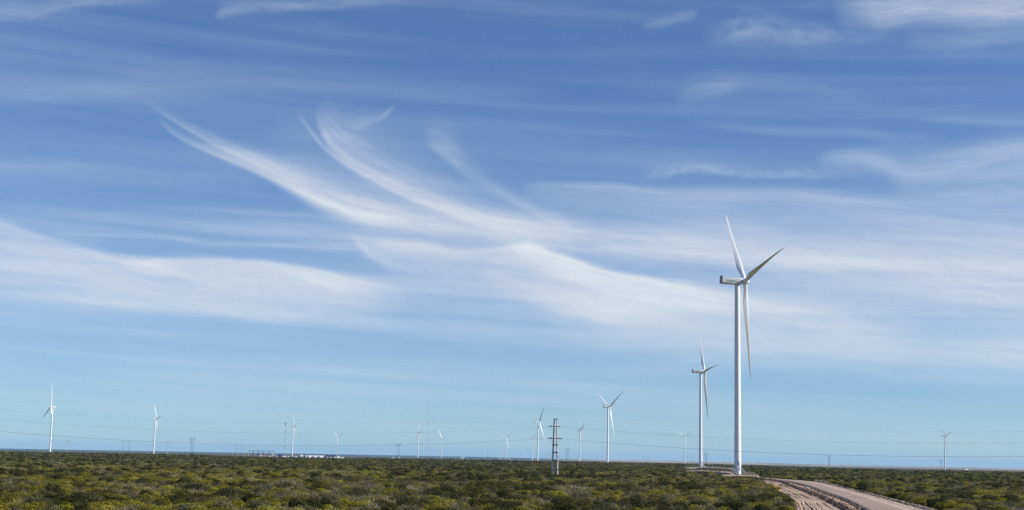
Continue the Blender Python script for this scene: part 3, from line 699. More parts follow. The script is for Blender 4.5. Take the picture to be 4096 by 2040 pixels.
# ------------------------------------------------------------------ wind turbines
def blade_mesh():
    R, r0 = 43.4, 1.25; mb = MB(); rings = []
    for i in range(30):
        s = (i / 29.0) ** 1.15; r = r0 + (R - r0) * s
        chord = float(np.interp(s, [0, .03, .10, .19, .30, .5, .7, .85, .95, .985, 1], [1.7, 1.7, 2.1, 2.6, 2.3, 1.6, 1.08, .74, .48, .30, .05]))
        thick = float(np.interp(s, [0, .03, .10, .19, .35, .6, 1], [1.0, 1.0, .66, .40, .27, .20, .16]))
        beta = rad(88.0 - float(np.interp(s, [0, .19, .5, 1], [14, 13, 5, 0])))       # feathered
        blend = float(np.interp(s, [.02, .17], [0, 1]))
        up = math.sin(rad(4.5)) * r; bend = -1.5 * s * s
        ring = []
        for k in range(18):
            t = 2 * math.pi * k / 18
            ex, ey = .5 * math.cos(t), .5 * math.sin(t) * thick                    # circle -> airfoil
            ax = .5 * math.cos(t) - .0; xx = .5 - ax                                # 0 leading .. 1 trailing
            ay = math.copysign(1, math.sin(t)) * thick * 2.6 * (.2969 * math.sqrt(max(xx, 0)) - .126 * xx - .3516 * xx ** 2 + .2843 * xx ** 3 - .1036 * xx ** 4) * 2 if abs(math.sin(t)) > 1e-6 else 0
            ay *= .95
            cx = (ex * (1 - blend) + (ax - .18 * 1) * blend) * chord; cy = (ey * (1 - blend) + ay * .5 * blend) * chord
            # chord runs along the local y axis at zero pitch, leading edge turned upwind by beta
            ring.append((up + cx * math.sin(beta) + cy * math.cos(beta), bend - cx * math.cos(beta) + cy * math.sin(beta), r))
        rings.append(ring)
    mb.loft(rings); return mb.mesh('blade', M['white'], True)
def rrect(hy, z0, z1, ch, n=4):
    out = []
    for (sy, sz) in ((1, 1), (-1, 1), (-1, -1), (1, -1)):
        cy = sy * (hy - ch); cz = (z1 - ch) if sz > 0 else (z0 + ch)
        a0 = {(1, 1): 0, (-1, 1): 90, (-1, -1): 180, (1, -1): 270}[(sy, sz)]
        for k in range(n):
            a = rad(a0 + 90 * k / (n - 1)); out.append((cy + ch * math.cos(a), cz + ch * math.sin(a)))
    return out
def nacelle_mesh():
    mb = MB(); rings = []
    for (x, hy, z0, z1, ch) in ((-6.9, 1.42, -.95, 1.08, .18), (-6.8, 1.52, -1.05, 1.16, .22), (-3, 1.6, -1.22, 1.20, .25), (0, 1.62, -1.28, 1.20, .28), (1.2, 1.58, -1.26, 1.16, .35), (1.85, 1.45, -1.18, 1.10, .5), (2.05, 1.3, -1.1, 1.02, .5)):
        rings.append([(x, a, b) for a, b in rrect(hy, z0, z1, ch)])
    mb.loft(rings); return mb.mesh('nacelle', M['nacelle'], True)
def seam_mesh(sy, z):
    mb = MB(); mb.bar((-6.8, sy * 1.56, z), (1.0, sy * 1.61, z), .04, .09)
    return mb.mesh('panel_seam', M['seam'])
def rear_mesh():
    mb = MB(); mb.box((-7.22, -1.30, -1.0), (-6.92, 1.30, 1.06)); 
    for i in range(6): mb.box((-7.30, -1.15, -.92 + i * .33), (-7.221, 1.15, -.72 + i * .33))
    return mb.mesh('rear_louvre', M['rear'])
def cooler_mesh():
    mb = MB(); mb.box((-7.1, -1.1, 1.165), (-6.7, 1.1, 2.15)); mb.bar((-6.7, .0, 2.0), (-5.7, 0, 1.2), .07); mb.bar((-6.95, .5, 2.1), (-6.95, .5, 2.8), .06); mb.bar((-6.72, .5, 1.95), (-6.35, .5, 1.95), .09)
    return mb.mesh('cooler', M['darkbox'])
def hatch_mesh(x):
    mb = MB(); mb.box((x, -.5, 1.19), (x + .9, .5, 1.27))
    return mb.mesh('roof_hatch', M['nacelle'])
def hub_mesh():
    mb = MB(); rings = []
    for (x, r) in ((-1.28, 1.18), (-1.25, 1.38), (-.3, 1.48), (.5, 1.44), (1.1, 1.25), (1.55, .9), (1.8, .45), (1.86, .08)):
        rings.append([(x, r * math.cos(2 * math.pi * k / 24), r * math.sin(2 * math.pi * k / 24)) for k in range(24)])
    mb.loft(rings); return mb.mesh('hub', M['white'], True)
TR0, TR1 = 1.43, 1.06
def tower_mesh():
    mb = MB(); rings = []
    zs = [0, .12, 12, 30, 52, 70, HUB - 1.2]
    for z in zs:
        r = TR0 + (TR1 - TR0) * z / HUB
        rings.append([(r * math.cos(2 * math.pi * k / 40), r * math.sin(2 * math.pi * k / 40), z) for k in range(40)])
    mb.loft(rings); return mb.mesh('tower', M['white'], True)
def ring_mesh(z):
    mb = MB(); r = TR0 + (TR1 - TR0) * z / HUB
    mb.loft([[((r + .012) * math.cos(2 * math.pi * k / 40), (r + .012) * math.sin(2 * math.pi * k / 40), z + dz) for k in range(40)] for dz in (-.06, .06)], False)
    return mb.mesh('flange_ring', M['nacelle'], True)
def plinth_mesh():
    mb = MB(); r = TR0 + .22
    mb.loft([[(q * math.cos(2 * math.pi * k / 40), q * math.sin(2 * math.pi * k / 40), z) for k in range(40)] for q, z in ((r + .25, -.6), (r + .25, .02), (r, .06), (r, .26), (TR0 - .1, .27))], True)
    return mb.mesh('plinth', M['darkbox'])
ME = dict(blade=blade_mesh(), nacelle=nacelle_mesh(), rear=rear_mesh(), cooler=cooler_mesh(), hub=hub_mesh(), tower=tower_mesh(), plinth=plinth_mesh())
SEAMS = [seam_mesh(a, z) for a in (-1, 1) for z in (.84, -.76)]; HATCH = [hatch_mesh(x) for x in (-5.4, -3.1, -.9)]; RINGS = [ring_mesh(z) for z in (22.0, 50.0)]

def letter_meshes(word, size, mats):
    """Flat letters with a little thickness, standing on the nacelle side (facing local -y)."""
    out = []; x = 0.0
    for i, ch in enumerate(word):
        cu = bpy.data.curves.new('letter', 'FONT'); cu.body = ch; cu.size = size; cu.extrude = .01; cu.offset = .004
        ob = bpy.data.objects.new('letter', cu); COL.objects.link(ob); bpy.context.view_layer.update()
        me = bpy.data.meshes.new_from_object(ob.evaluated_get(bpy.context.evaluated_depsgraph_get()))
        xs = [q.co.x for q in me.vertices]; w = max(xs) - min(xs); mn = min(xs)
        for q in me.vertices: q.co = Vector((x + q.co.x - mn, -q.co.z, q.co.y))
        x += w + size * .10; me.materials.clear(); me.materials.append(mats[i]); me.name = 'letter'
        bpy.data.objects.remove(ob); bpy.data.curves.remove(cu); out.append(me)
    return out, x
LOGO, LOGOW = letter_meshes('GeNNeia', 1.02, LET)
WIDE = 4.9 / LOGOW
for me in LOGO:
    for q in me.vertices: q.co.x *= WIDE
LOGOW *= WIDE

def stairs(parent, ang, big=True):
    """Door, platform, stairs down to the right, rails, signs at the tower foot; ang turns local -y to the door side."""
    rz = ang
    def put(mb, name, mat, par=parent):
        o = mb.build(name, mat, par)
        if par is parent: o.rotation_euler = (0, 0, rz)
        return o
    r = TR0 - .005
    d = MB(); d.box((-.48, -r - .09, 2.62), (.48, -r + .30, 4.75)); dd = put(d, 'door', M['door'])
    k = MB(); k.box((.30, -r - .13, 3.5), (.37, -r - .091, 3.75)); put(k, 'handle', M['darkbox'], dd)
    k = MB(); k.box((-.34, -r - .12, 4.1), (.34, -r - .091, 4.5)); put(k, 'vent', M['rear'], dd)
    h = MB(); h.box((-.62, -r - .42, 4.86), (.62, -r + .35, 4.93)); put(h, 'door_canopy', M['rear'])
    p = MB(); p.box((-.95, -r - 1.35, 2.48), (.95, -r + .25, 2.58)); pf = put(p, 'platform', M['steel'])
    q = MB()
    for x in (-.88, .88): q.bar((x, -r - 1.28, .0), (x, -r - 1.28, 2.48), .09)
    q.bar((-.88, -r - 1.28, .2), (.88, -r - 1.28, 2.4), .06); put(q, 'platform_leg', M['steel'], pf)
    st = MB(); st.bar((.95, -r - 1.30, 2.52), (3.15, -r - 1.30, .02), .05, .26); st.bar((.95, -r - .42, 2.52), (3.15, -r - .42, .02), .05, .26)
    s_ = put(st, 'stair_stringer', M['steel'])
    for i in range(11):
        x = 1.08 + i * .2; z = 2.52 - (x - .95) * 2.5 / 2.2
        t = MB(); t.box((x, -r - 1.27, z - .03), (x + .24, -r - .45, z)); put(t, 'stair_tread', M['steel'], s_)
    rl = MB()
    for y in (-r - 1.33, -r - .39):
        for zz in (.55, 1.05):
            rl.bar((.95, y, 2.52 + zz), (3.15, y, .02 + zz), .07)
        for i in range(6):
            x = .95 + i * .44; z = 2.52 - (x - .95) * 2.5 / 2.2; rl.bar((x, y, z), (x, y, z + 1.05), .06)
    for zz in (.55, 1.05):
        rl.bar((-.93, -r - 1.33, 2.55 + zz), (.95, -r - 1.33, 2.55 + zz), .07); rl.bar((-.93, -r - 1.33, 2.55 + zz), (-.93, -r + .1, 2.55 + zz), .07)
    for x in (-.93, 0.0): rl.bar((x, -r - 1.33, 2.5), (x, -r - 1.33, 3.6), .06)
    put(rl, 'handrail', M['steel'])
    def plate(a0, a1, z0, z1, off, mat, name, par):
        mb = MB(); n = 6; rows = []
        for i in range(n + 1):
            a = a0 + (a1 - a0) * i / n; rr = TR0 - (TR0 - TR1) * z0 / HUB + off
            rows.append([((rr + e) * math.sin(a), -(rr + e) * math.cos(a), z) for e in (0, .03) for z in (z0, z1)])
        mb.loft([[q[0], q[1], q[3], q[2]] for q in rows]); return put(mb, name, mat, par)
    s1 = plate(rad(-66), rad(-24), 2.75, 3.60, .01, M['signblue'], 'sign', parent)
    plate(rad(-62), rad(-28), 3.30, 3.46, .04, M['ink'], 'sign_lettering', s1); plate(rad(-58), rad(-34), 2.98, 3.10, .04, M['ink'], 'sign_lettering', s1)
    s2 = plate(rad(-14), rad(16), 5.05, 5.85, .01, M['signblue'], 'number_sign', parent)
    plate(rad(-7), rad(9), 5.18, 5.62, .04, M['ink'], 'sign_lettering', s2)

for i, ((bx, by, hy, th, c, sg, lb), (p, d)) in enumerate(zip(TURB, TFEET)):
    root = empty('wind_turbine', p); tag(root, lb, 'wind turbine', 'white wind turbines on the plain')
    v = Vector((p.x, p.y, 0)).normalized(); rgt = Vector((v.y, -v.x, 0))
    ax = rgt * (sg * math.sqrt(1 - c * c)) + v * c
    yaw = math.atan2(ax.y, ax.x); Rz = Matrix.Rotation(yaw, 4, 'Z')
    link('tower', ME['tower'], root)
    nac = link('nacelle', ME['nacelle'], root); nac.matrix_local = Matrix.Translation((0, 0, HUB)) @ Rz
    cl = link('cooler', ME['cooler'], nac); re_ = link('rear_louvre', ME['rear'], nac)
    if i < 3 or i == 9:
        link('plinth', ME['plinth'], root)
        for q in RINGS: link('flange_ring', q, root)
        for q in SEAMS: link('panel_seam', q, nac)
        for q in HATCH: link('roof_hatch', q, nac)
        if i < 2:
            sd = -1
            for me in LOGO: link('letter', me, nac, (-4.95, -1.622, -.32))
    hubp = Matrix.Translation((0, 0, HUB)) @ Rz @ Matrix.Rotation(rad(-5.0), 4, 'Y') @ Matrix.Translation((3.35, 0, 0))
    hb = link('hub', ME['hub'], root); hb.matrix_local = hubp
    for k in range(3):
        b = link('blade', ME['blade'], root); b.matrix_local = hubp @ Matrix.Rotation(rad(th + 120 * k), 4, 'X')
    if i < 2: stairs(root, math.atan2(-v.x, v.y) + rad(10 if i == 0 else 25))

# ------------------------------------------------------------------ concrete double-pole pylon and its line
LINE = math.atan2(PYL_R.y - PYL_L.y, PYL_R.x - PYL_L.x)
def pylon(loc, label):
    root = empty('concrete_pylon', loc, LINE); tag(root, label, 'pylon')
    for sx_ in (-1, 1):
        mb = MB(); mb.tube([(sx_ * (.76 - .41 * z / 16.6), 0, z) for z in (-.5, 4, 9, 13, 16.45)], [.235, .225, .205, .185, .165], 14)
        mb.build('pole', M['concrete'], root, True)
    for z, h in ((2.0, .42), (4.55, .42), (6.9, .36), (9.05, .32)):
        x = .76 - .41 * z / 16.6 + .30
        mb = MB(); mb.box((-x, -.30, z - h / 2), (x, -.10, z + h / 2)); mb.box((-x, .10, z - h / 2), (x, .30, z + h / 2)); mb.box((-x - .003, -.102, z - h / 2 + .01), (-x + .13, .102, z + h / 2 - .01)); mb.box((x - .13, -.102, z - h / 2 + .01), (x + .003, .102, z + h / 2 - .01))
        mb.build('collar', M['darkconc'], root)
    arms = {}
    for z, y0, y1 in ((11.0, -2.6, 2.6), (14.4, -2.4, .5)):
        x = .76 - .41 * z / 16.6 + .32
        mb = MB(); mb.box((-x, y0, z - .13), (-x + .22, y1, z + .13)); mb.box((x - .22, y0, z - .13), (x, y1, z + .13)); mb.box((-x + .22, y0, z - .1), (x - .22, y0 + .2, z + .1)); mb.box((-x + .22, y1 - .2, z - .1), (x - .22, y1, z + .1))
        for s in (-1, 1):
            if y0 < 0: mb.bar((0, y0 + .2, z + .1), (s * .2, 0, z + .55), .1)
        arms[z] = mb.build('crossarm', M['concrete'], root)
    mb = MB(); mb.box((-.62, -.25, 16.42), (.62, .25, 16.66)); mb.build('cap_beam', M['darkconc'], root)
    pts = []
    for z, y in ((11.0, -2.3), (11.0, 2.3), (14.4, -2.1)):
        for s in (-1, 1):
            x = s * (.76 - .41 * z / 16.6 + .33)
            mb = MB(); rings = []; n = 13
            P0 = Vector((x, y, z)); P1 = Vector((x + s * .88, y, z - .08))
            tp = [P0]; rd = [.04]
            for k in range(n):
                c = P0.lerp(P1, .1 + .8 * k / (n - 1)); tp += [c - (P1 - P0) * .028, c + (P1 - P0) * .028]; rd += [.15, .10]
            tp.append(P1); rd.append(.04)
            mb.tube(tp, rd, 9); mb.build('insulator', M['insul'], root)
            pts.append((s, Vector((x + s * .88, y, z - .08))))
        mb = MB(); x = .76 - .41 * z / 16.6 + .33 + .84
        mb.tube([(x * (2 * k / 16.0 - 1), y, z - .12 - 1.35 * (1 - (2 * k / 16.0 - 1) ** 2)) for k in range(17)], .022, 5); mb.build('jumper', M['cable'], root)
    mb = MB(); mb.box((.80, -.34, 5.3), (1.02, -.22, 6.1)); mb.build('sign', M['whitepaint'], root)
    mb = MB(); mb.tube([(-1.0, -.05, .1), (-.95, -.05, 2.6), (-.55, -.05, 16.3)], .03, 5); mb.build('earth_wire', M['cable'], root)
    mb = MB(); mb.box((-.86, -.30, 2.25), (-.64, -.24, 3.2)); mb.build('marker_plate', M['whitepaint'], root)
    return root
PA = pylon(PYL, 'concrete double-pole power pylon with dark insulators in the middle of the scrub')
PB = pylon(PYL_L, 'concrete double-pole power pylon beyond the left edge of the view')
PC = pylon(PYL_R, 'concrete double-pole power pylon beyond the right edge of the view')
bpy.context.view_layer.update()
def lp(o, v): return o.location + Matrix.Rotation(LINE, 3, 'Z') @ Vector(v)
def cable(a, b, sag, r, label, group):
    o0 = a.copy(); pts = [tuple(a.lerp(b, t) - o0 - Vector((0, 0, sag * 4 * t * (1 - t)))) for t in [k / 48.0 for k in range(49)]]
    mb = MB(); mb.tube(pts, r, 6); o = mb.build('power_cable', M['cable'], None, True, o0); tag(o, label, 'cable', group); return o
for side, Q, sag in (('left', PB, 3.6), ('right', PC, 3.5)):
    s = -1 if side == 'left' else 1
    for z, y, nm in ((11.0, -2.3, 'lower front'), (11.0, 2.3, 'lower rear'), (14.4, -2.1, 'upper')):
        x = .76 - .41 * z / 16.6 + .33 + .88
        cable(lp(PA, (s * x, y, z - .1)), lp(Q, (-s * x, y, z - .1)), sag, .016, '%s power cable running %s from the concrete pylon' % (nm, side), 'power cables of the concrete pylon line')
    cable(lp(PA, (s * .5, 0, 16.55)), lp(Q, (-s * .5, 0, 16.55)), sag * .8, .011, 'thin topmost guard wire running %s from the concrete pylon' % side, 'power cables of the concrete pylon line')

# ------------------------------------------------------------------ smaller power poles
def power_pole(loc, H, stout, label):
    root = empty('power_pole', loc, rad(8)); tag(root, label, 'power pole', 'concrete power poles in the distance')
    k = H / 18.0; r = .42 if stout else .24
    mb = MB(); mb.tube([(0, 0, -.5), (0, 0, H * .5), (0, 0, H)], [r, r * .8, r * .55], 10); mb.build('pole', M['concrete'], root, True)
    for z, L in ((H * .80, 1.5), (H * .66, 2.1)):
        for s in ((-1, 1) if z < H * .7 else ((1,) if stout else (-1, 1))):
            mb = MB(); mb.bar((0, 0, z + .15), (s * L * k, 0, z + .45), .22, .26); mb.build('crossarm', M['concrete'], root)
            mb = MB(); mb.tube([(s * L * k, 0, z + .35), (s * L * k, 0, z - .7)], [.13, .13], 7); mb.build('insulator', M['insul'], root)
    if stout:
        for i in range(5):
            mb = MB(); mb.box((-.55, -.5, H * (.1 + .1 * i)), (.55, .5, H * (.1 + .1 * i) + .3)); mb.build('collar', M['darkconc'], root)
    return root
for i, ((bx, by, ty, H, lb), (p, d)) in enumerate(zip(POLES, POLEFEET)): power_pole(p, H, i > 3, lb)

# ------------------------------------------------------------------ substation
def sx(x, y=1828.6, d=SUBD): return at(x, y, d)
def snap(p, dz=0.0): return Vector((p.x, p.y, terr(p.x, p.y) + dz))
def latt(mb, p, q, w, n, r=.07):         # square lattice mast or beam between two points
    p = Vector(p); q = Vector(q); d = (q - p).normalized(); up = Vector((0, 0, 1)) if abs(d.z) < .9 else Vector((0, 1, 0))
    x = d.cross(up).normalized() * w; y = x.cross(d).normalized() * w
    cs = [(-1, -1), (1, -1), (1, 1), (-1, 1)]
    for a, b in cs: mb.bar(p + x * a + y * b, q + x * a + y * b, r * 1.6)
    for i in range(n):
        a0 = p.lerp(q, i / n); a1 = p.lerp(q, (i + 1) / n)
        for k in range(4):
            c0 = cs[k]; c1 = cs[(k + 1) % 4]
            mb.bar(a0 + x * c0[0] + y * c0[1], a1 + x * c1[0] + y * c1[1], r)
def gantry(x0, x1, label, dd):
    a = sx(x0, 1828.6, SUBD + dd); b = sx(x1, 1828.6, SUBD + dd); root = empty('substation_gantry', snap(a)); tag(root, label, 'gantry', 'steel gantries of the substation')
    L = b - a; L.z = 0; H = 10.8
    for q in (Vector((0, 0, 0)), L):
        mb = MB(); latt(mb, q + Vector((0, 0, -.3)), q + Vector((0, 0, H)), .28, 8, .12); mb.build('post', M['lattice'], root)
        mb = MB(); mb.tube([q + Vector((0, 0, H)), q + Vector((0, 0, H + 3.4))], [.10, .05], 6); mb.build('lightning_rod', M['lattice'], root)
    mb = MB(); latt(mb, Vector((0, 0, H - .3)), L + Vector((0, 0, H - .3)), .30, 7, .12); mb.build('beam', M['lattice'], root)
    for t in (.2, .5, .8):
        q = L * t + Vector((0, 0, H - .6)); mb = MB(); mb.tube([q, q + Vector((0, 0, -1.6))], [.14, .14], 7); mb.build('insulator', M['greyporc'], root)
for i, (x0, x1) in enumerate(((996, 1011), (1013, 1031), (1034, 1051), (1054.5, 1074.5), (1076, 1095))):
    gantry(x0, x1, ('leftmost steel gantry of the substation, behind the stout pole', 'second steel gantry of the substation from the left', 'middle steel gantry of the substation', 'second steel gantry of the substation from the right', 'rightmost steel gantry of the substation')[i], (i % 2) * 6)
def isolator(x, dd, label):
    root = empty('disconnector', snap(sx(x, 1828.6, SUBD + dd)), rad(20)); tag(root, label, 'switchgear', 'switchgear stands in the substation yard')
    for q in (-1.1, 1.1):
        mb = MB(); mb.box((q - .12, -.12, -.3), (q + .12, .12, 2.4)); mb.build('post', M['lattice'], root)
    mb = MB(); mb.box((-1.5, -.16, 2.4), (1.5, .16, 2.62)); mb.build('frame', M['lattice'], root)
    for q in (-1.2, 0, 1.2):
        mb = MB(); mb.tube([(q, 0, 2.62), (q, 0, 3.2), (q, 0, 4.3)], [.2, .26, .16], 8); mb.build('insulator', M['greyporc'], root)
    mb = MB(); mb.bar((-1.3, 0, 4.38), (1.3, 0, 4.38), .1); mb.build('blade_arm', M['steel'], root)
for i, x in enumerate((1003, 1008, 1016, 1022, 1028, 1038, 1045, 1058, 1064, 1070, 1080, 1086)):
    isolator(x, -6 + (i % 3) * 7, 'small grey switchgear stand under the substation gantries')
def transformer(x, label):
    root = empty('power_transformer', snap(sx(x, 1829, SUBD - 10)), rad(10)); tag(root, label, 'transformer')
    mb = MB(); mb.box((-2.2, -1.4, -.3), (2.2, 1.4, 3.2)); mb.build('tank', M['whitewall'], root)
    for s in (-1, 1):
        mb = MB()
        for k in range(8): mb.box((-1.9 + k * .5, s * 1.41 if s > 0 else -2.3, .4), (-1.7 + k * .5, 2.3 if s > 0 else -1.41, 2.9))
        mb.build('radiator', M['steel'], root)
    mb = MB(); mb.tube([(-1.8, .2, 4.5), (1.6, .2, 4.5)], .5, 12); mb.build('conservator', M['green'], root)
    mb = MB(); mb.bar((-1.2, .2, 3.2), (-1.2, .2, 4.1), .2); mb.bar((1.2, .2, 3.2), (1.2, .2, 4.1), .2); mb.build('support', M['lattice'], root)
    for q in (-1.2, 0, 1.2):
        mb = MB(); mb.tube([(q, -.7, 3.2), (q, -.8, 5.2)], [.25, .12], 8); mb.build('bushing', M['greyporc'], root)
transformer(1093, 'white transformer with radiators at the right end of the substation')
transformer(1104, 'pale transformer with green conservator beside the dark blue roof')

def light_pole(x, y, ty, H, label):
    p, d = stand(x, y, ty, H); p = snap(p); root = empty('lamp_post', p); tag(root, label, 'lamp post')
    mb = MB(); mb.tube([(0, 0, -.3), (0, 0, H)], [.16, .10], 8); mb.build('pole', M['whitepaint'], root)
    mb = MB(); mb.bar((0, 0, H - .1), (1.6, 0, H + .7), .12); mb.build('arm', M['steel'], root)
    mb = MB(); mb.box((1.2, -.25, H + .55), (2.2, .25, H + .8)); mb.build('lamp_head', M['steel'], root)
light_pole(928, 1826, 1799, 11.0, 'lamp post standing left of the stout substation poles')
light_pole(973, 1827, 1801, 11.0, 'lamp post between the two stout substation poles')
light_pole(982, 1827, 1806, 9.0, 'shorter lamp post at the left end of the substation')
light_pole(1101, 1827, 1800, 11.0, 'lamp post right of the rightmost substation gantry')

def house(x0, x1, y, h, dd, wall, roof, label, depth=7.0, gable=False, name='building', eave=.4, rh=.5, win=3):
    a = sx(x0, y, SUBD + dd); b = sx(x1, y, SUBD + dd); L = math.hypot(b.x - a.x, b.y - a.y)
    root = empty(name, snap(a), math.atan2(b.y - a.y, b.x - a.x) + rad(22)); L /= math.cos(rad(22)); tag(root, label, 'building')
    mb = MB(); mb.box((0, 0, -.6), (L, depth, h)); mb.build('wall', wall, root)
    mb = MB()
    if gable:
        v = [(-eave, -eave, h + .003), (L + eave, -eave, h + .003), (L + eave, depth / 2, h + rh), (-eave, depth / 2, h + rh), (L + eave, depth + eave, h + .003), (-eave, depth + eave, h + .003)]
        k = [tuple(np.add(q, (0, 0, .14))) for q in v]
        mb.quad(k[0], k[1], k[2], k[3]); mb.quad(k[3], k[2], k[4], k[5]); mb.quad(v[0], v[1], v[4], v[5]); mb.quad(v[0], k[0], k[3], k[5], v[5]); mb.quad(v[1], k[1], k[2], k[4], v[4]); mb.quad(v[0], v[1], k[1], k[0]); mb.quad(v[5], v[4], k[4], k[5])
    else: mb.box((-eave, -eave, h + .003), (L + eave, depth + eave, h + rh))
    mb.build('roof', roof, root)
    for i in range(win):
        x = L * (i + .5) / win; mb = MB(); mb.box((x - .5, -.05, h * .42), (x + .5, .08, h * .75)); w = mb.build('window', M['whitepaint'], root)
        mb = MB(); mb.box((x - .42, -.07, h * .45), (x + .42, -.051, h * .72)); mb.build('pane', M['glassdark'], w)
    x = L * .5 / max(win, 1) * .35; mb = MB(); mb.box((x, -.05, 0), (x + .8, .06, 2.0)); mb.build('door', M['steel'], root)
    return root
house(1039, 1047, 1829, 3.2, -18, M['whitewall'], M['whitewall'], 'small white cabin in front of the substation gantries', 4, win=1, rh=.25)
house(1050, 1062, 1829.5, 1.8, -20, M['orange'], M['orange'], 'low orange brown hut in front of the substation gantries', 4, True, rh=1.0, win=1)
house(1076, 1083, 1829.5, 2.8, -22, M['whitewall'], M['steel'], 'small white cabin right of the orange brown hut', 4, win=1, rh=.25)
house(1088, 1096, 1824, 6.2, 20, M['whitewall'], M['whitewall'], 'tall narrow white control building behind the transformers', 5, win=2, rh=.3)
house(1108, 1127, 1829, 3.4, 2, M['glassdark'], M['blueroof'], 'open shed with dark blue pitched roof left of the red and white tower', 9, True, rh=1.7, win=2)
house(1128, 1148, 1829, 3.6, 8, M['whitewall'], M['blueroof'], 'white building with thin blue roof behind the red and white tower', 9, rh=.3, win=5)
house(1150, 1158, 1829.5, 2.9, -8, M['whitewall'], M['whitewall'], 'white cabin left of the turbine near the red and white tower', 4, win=2, rh=.2)
house(1171, 1179, 1830, 2.3, -8, M['whitewall'], M['whitewall'], 'white cabin right of the turbine near the red and white tower', 4, win=2, rh=.2)

def container(x0, x1, y, h, d, mat, label, group=None, doors=True, name='container'):
    a = at(x0, y, d); b = at(x1, y, d); L = math.hypot(b.x - a.x, b.y - a.y); root = empty(name, snap(a), math.atan2(b.y - a.y, b.x - a.x) + rad(24)); L /= math.cos(rad(24)); tag(root, label, 'container', group)
    mb = MB(); mb.box((0, 0, -.4), (L, 2.6, h)); mb.build('shell', mat, root)
    n = max(2, int(L / 1.1))
    for i in range(n):
        x = L * (i + .5) / n; mb = MB(); mb.box((x - .12, -.05, .15), (x + .12, -.003, h - .15)); mb.build('rib', mat, root)
    mb = MB(); mb.box((-.08, -.08, h + .003), (L + .08, 2.68, h + .12)); mb.build('roof', mat, root)
    if doors:
        mb = MB(); mb.box((L * .44, -.09, .1), (L * .56, -.051, h * .8)); mb.build('door', M['steel'], root)
C2 = 2600.0
for i, (x0, x1, y, h, mt, lb) in enumerate((
    (1182, 1193, 1832, 2.7, 'whitewall', 'white container left of the tall white box by the camp'),
    (1201, 1212, 1829.5, 5.0, 'whitewall', 'tall white container standing above the blue one'),
    (1201, 1209, 1833.5, 2.5, 'glassdark', 'dark container left of the blue one'),
    (1213, 1221.5, 1833.5, 2.6, 'bluebox', 'blue container at the left end of the long white row'),
    (1222.5, 1233, 1834.5, 4.4, 'whitewall', 'first white container of the long white row from the left'),
    (1234, 1256, 1835, 4.5, 'whitewall', 'second, longer white container of the long white row'),
    (1257, 1278, 1835.3, 4.5, 'whitewall', 'third white container of the long white row'),
    (1279.5, 1306, 1835.6, 4.4, 'whitewall', 'rightmost and longest white container of the long white row'),
    (1309, 1320, 1834.8, 2.6, 'whitewall', 'left white container under the long blue roof'),
    (1322, 1334, 1834.9, 2.7, 'whitewall', 'middle white container under the long blue roof'),
    (1336, 1345, 1835, 2.7, 'whitewall', 'right white container under the long blue roof'),
    (1348, 1358, 1833.5, 4.0, 'whitewall', 'tall white container just right of the long blue roof'),
    (1362, 1375, 1835.2, 2.5, 'whitewall', 'last white container at the right end of the camp'))):
    container(x0, x1, y, h, C2 + (12 if 'tall' in lb else 0), M[mt], lb, 'containers of the site camp')
def canopy(x0, x1, y, label):
    a = at(x0, y, C2 + 6); b = at(x1, y, C2 + 6); L = math.hypot(b.x - a.x, b.y - a.y); root = empty('canopy', snap(a), math.atan2(b.y - a.y, b.x - a.x)); tag(root, label, 'canopy')
    for i in range(6):
        for yy in (-5.4, 5.2):
            mb = MB(); mb.box((L * i / 5 - .1, yy, -.3), (L * i / 5 + .1, yy + .2, 4.4)); mb.build('post', M['steel'], root)
    mb = MB(); v = [(-.5, -6, 4.4), (L + .5, -6, 4.4), (L + .5, 6, 5.6), (-.5, 6, 5.6)]; mb.quad(*v); k = [(q[0], q[1], q[2] + .18) for q in v]; mb.quad(*k)
    for i in range(4): mb.quad(v[i], v[(i + 1) % 4], k[(i + 1) % 4], k[i])
    mb.quad((-.5, -6.01, 3.7), (L + .5, -6.01, 3.7), (L + .5, -6.01, 4.58), (-.5, -6.01, 4.58)); mb.build('roof', M['blueroof'], root)
canopy(1305, 1347, 1834.5, 'long dark blue open-sided roof over white containers at the site camp')

# ------------------------------------------------------------------ masts
def lattice_mast(name, label, cat, bx, by, ty, H, w, bands, guys, r, dd=None, taper=1.0):
    p, d = stand(bx, by, ty, H); p = snap(p); root = empty(name, p); tag(root, label, cat)
    n = bands
    for i in range(n):
        z0 = H * i / n; z1 = H * (i + 1) / n; mb = MB()
        k0 = w * (1 + (taper - 1) * i / n)
        for j in range(3):
            a = 2 * math.pi * j / 3; b = 2 * math.pi * (j + 1) / 3
            ca = Vector((math.cos(a), math.sin(a), 0)) * k0; cb_ = Vector((math.cos(b), math.sin(b), 0)) * k0
            mb.bar(ca + Vector((0, 0, z0)), ca + Vector((0, 0, z1)), r)
            ns = 4
            for q in range(ns):
                y0 = z0 + (z1 - z0) * q / ns; y1 = z0 + (z1 - z0) * (q + 1) / ns
                mb.bar(ca + Vector((0, 0, y0)), cb_ + Vector((0, 0, y1)), r * .7)
                mb.bar(ca + Vector((0, 0, y1)), cb_ + Vector((0, 0, y1)), r * .6)
        mb.build('mast_section', M['redpaint'] if (n - 1 - i) % 2 == 0 else M['whitepaint'], root)
    for f_, rad_ in guys:
        for j in range(3):
            a = 2 * math.pi * (j + .3) / 3; mb = MB(); mb.tube([(0, 0, H * f_), (math.cos(a) * rad_, math.sin(a) * rad_, 0)], .02, 4); mb.build('guy_wire', M['cable'], root)
    return root, H
rt, H = lattice_mast('radio_tower', 'red and white banded lattice tower beside a turbine', 'tower', 1137, 1829, 1688, 62.0, .62, 9, (), .13)
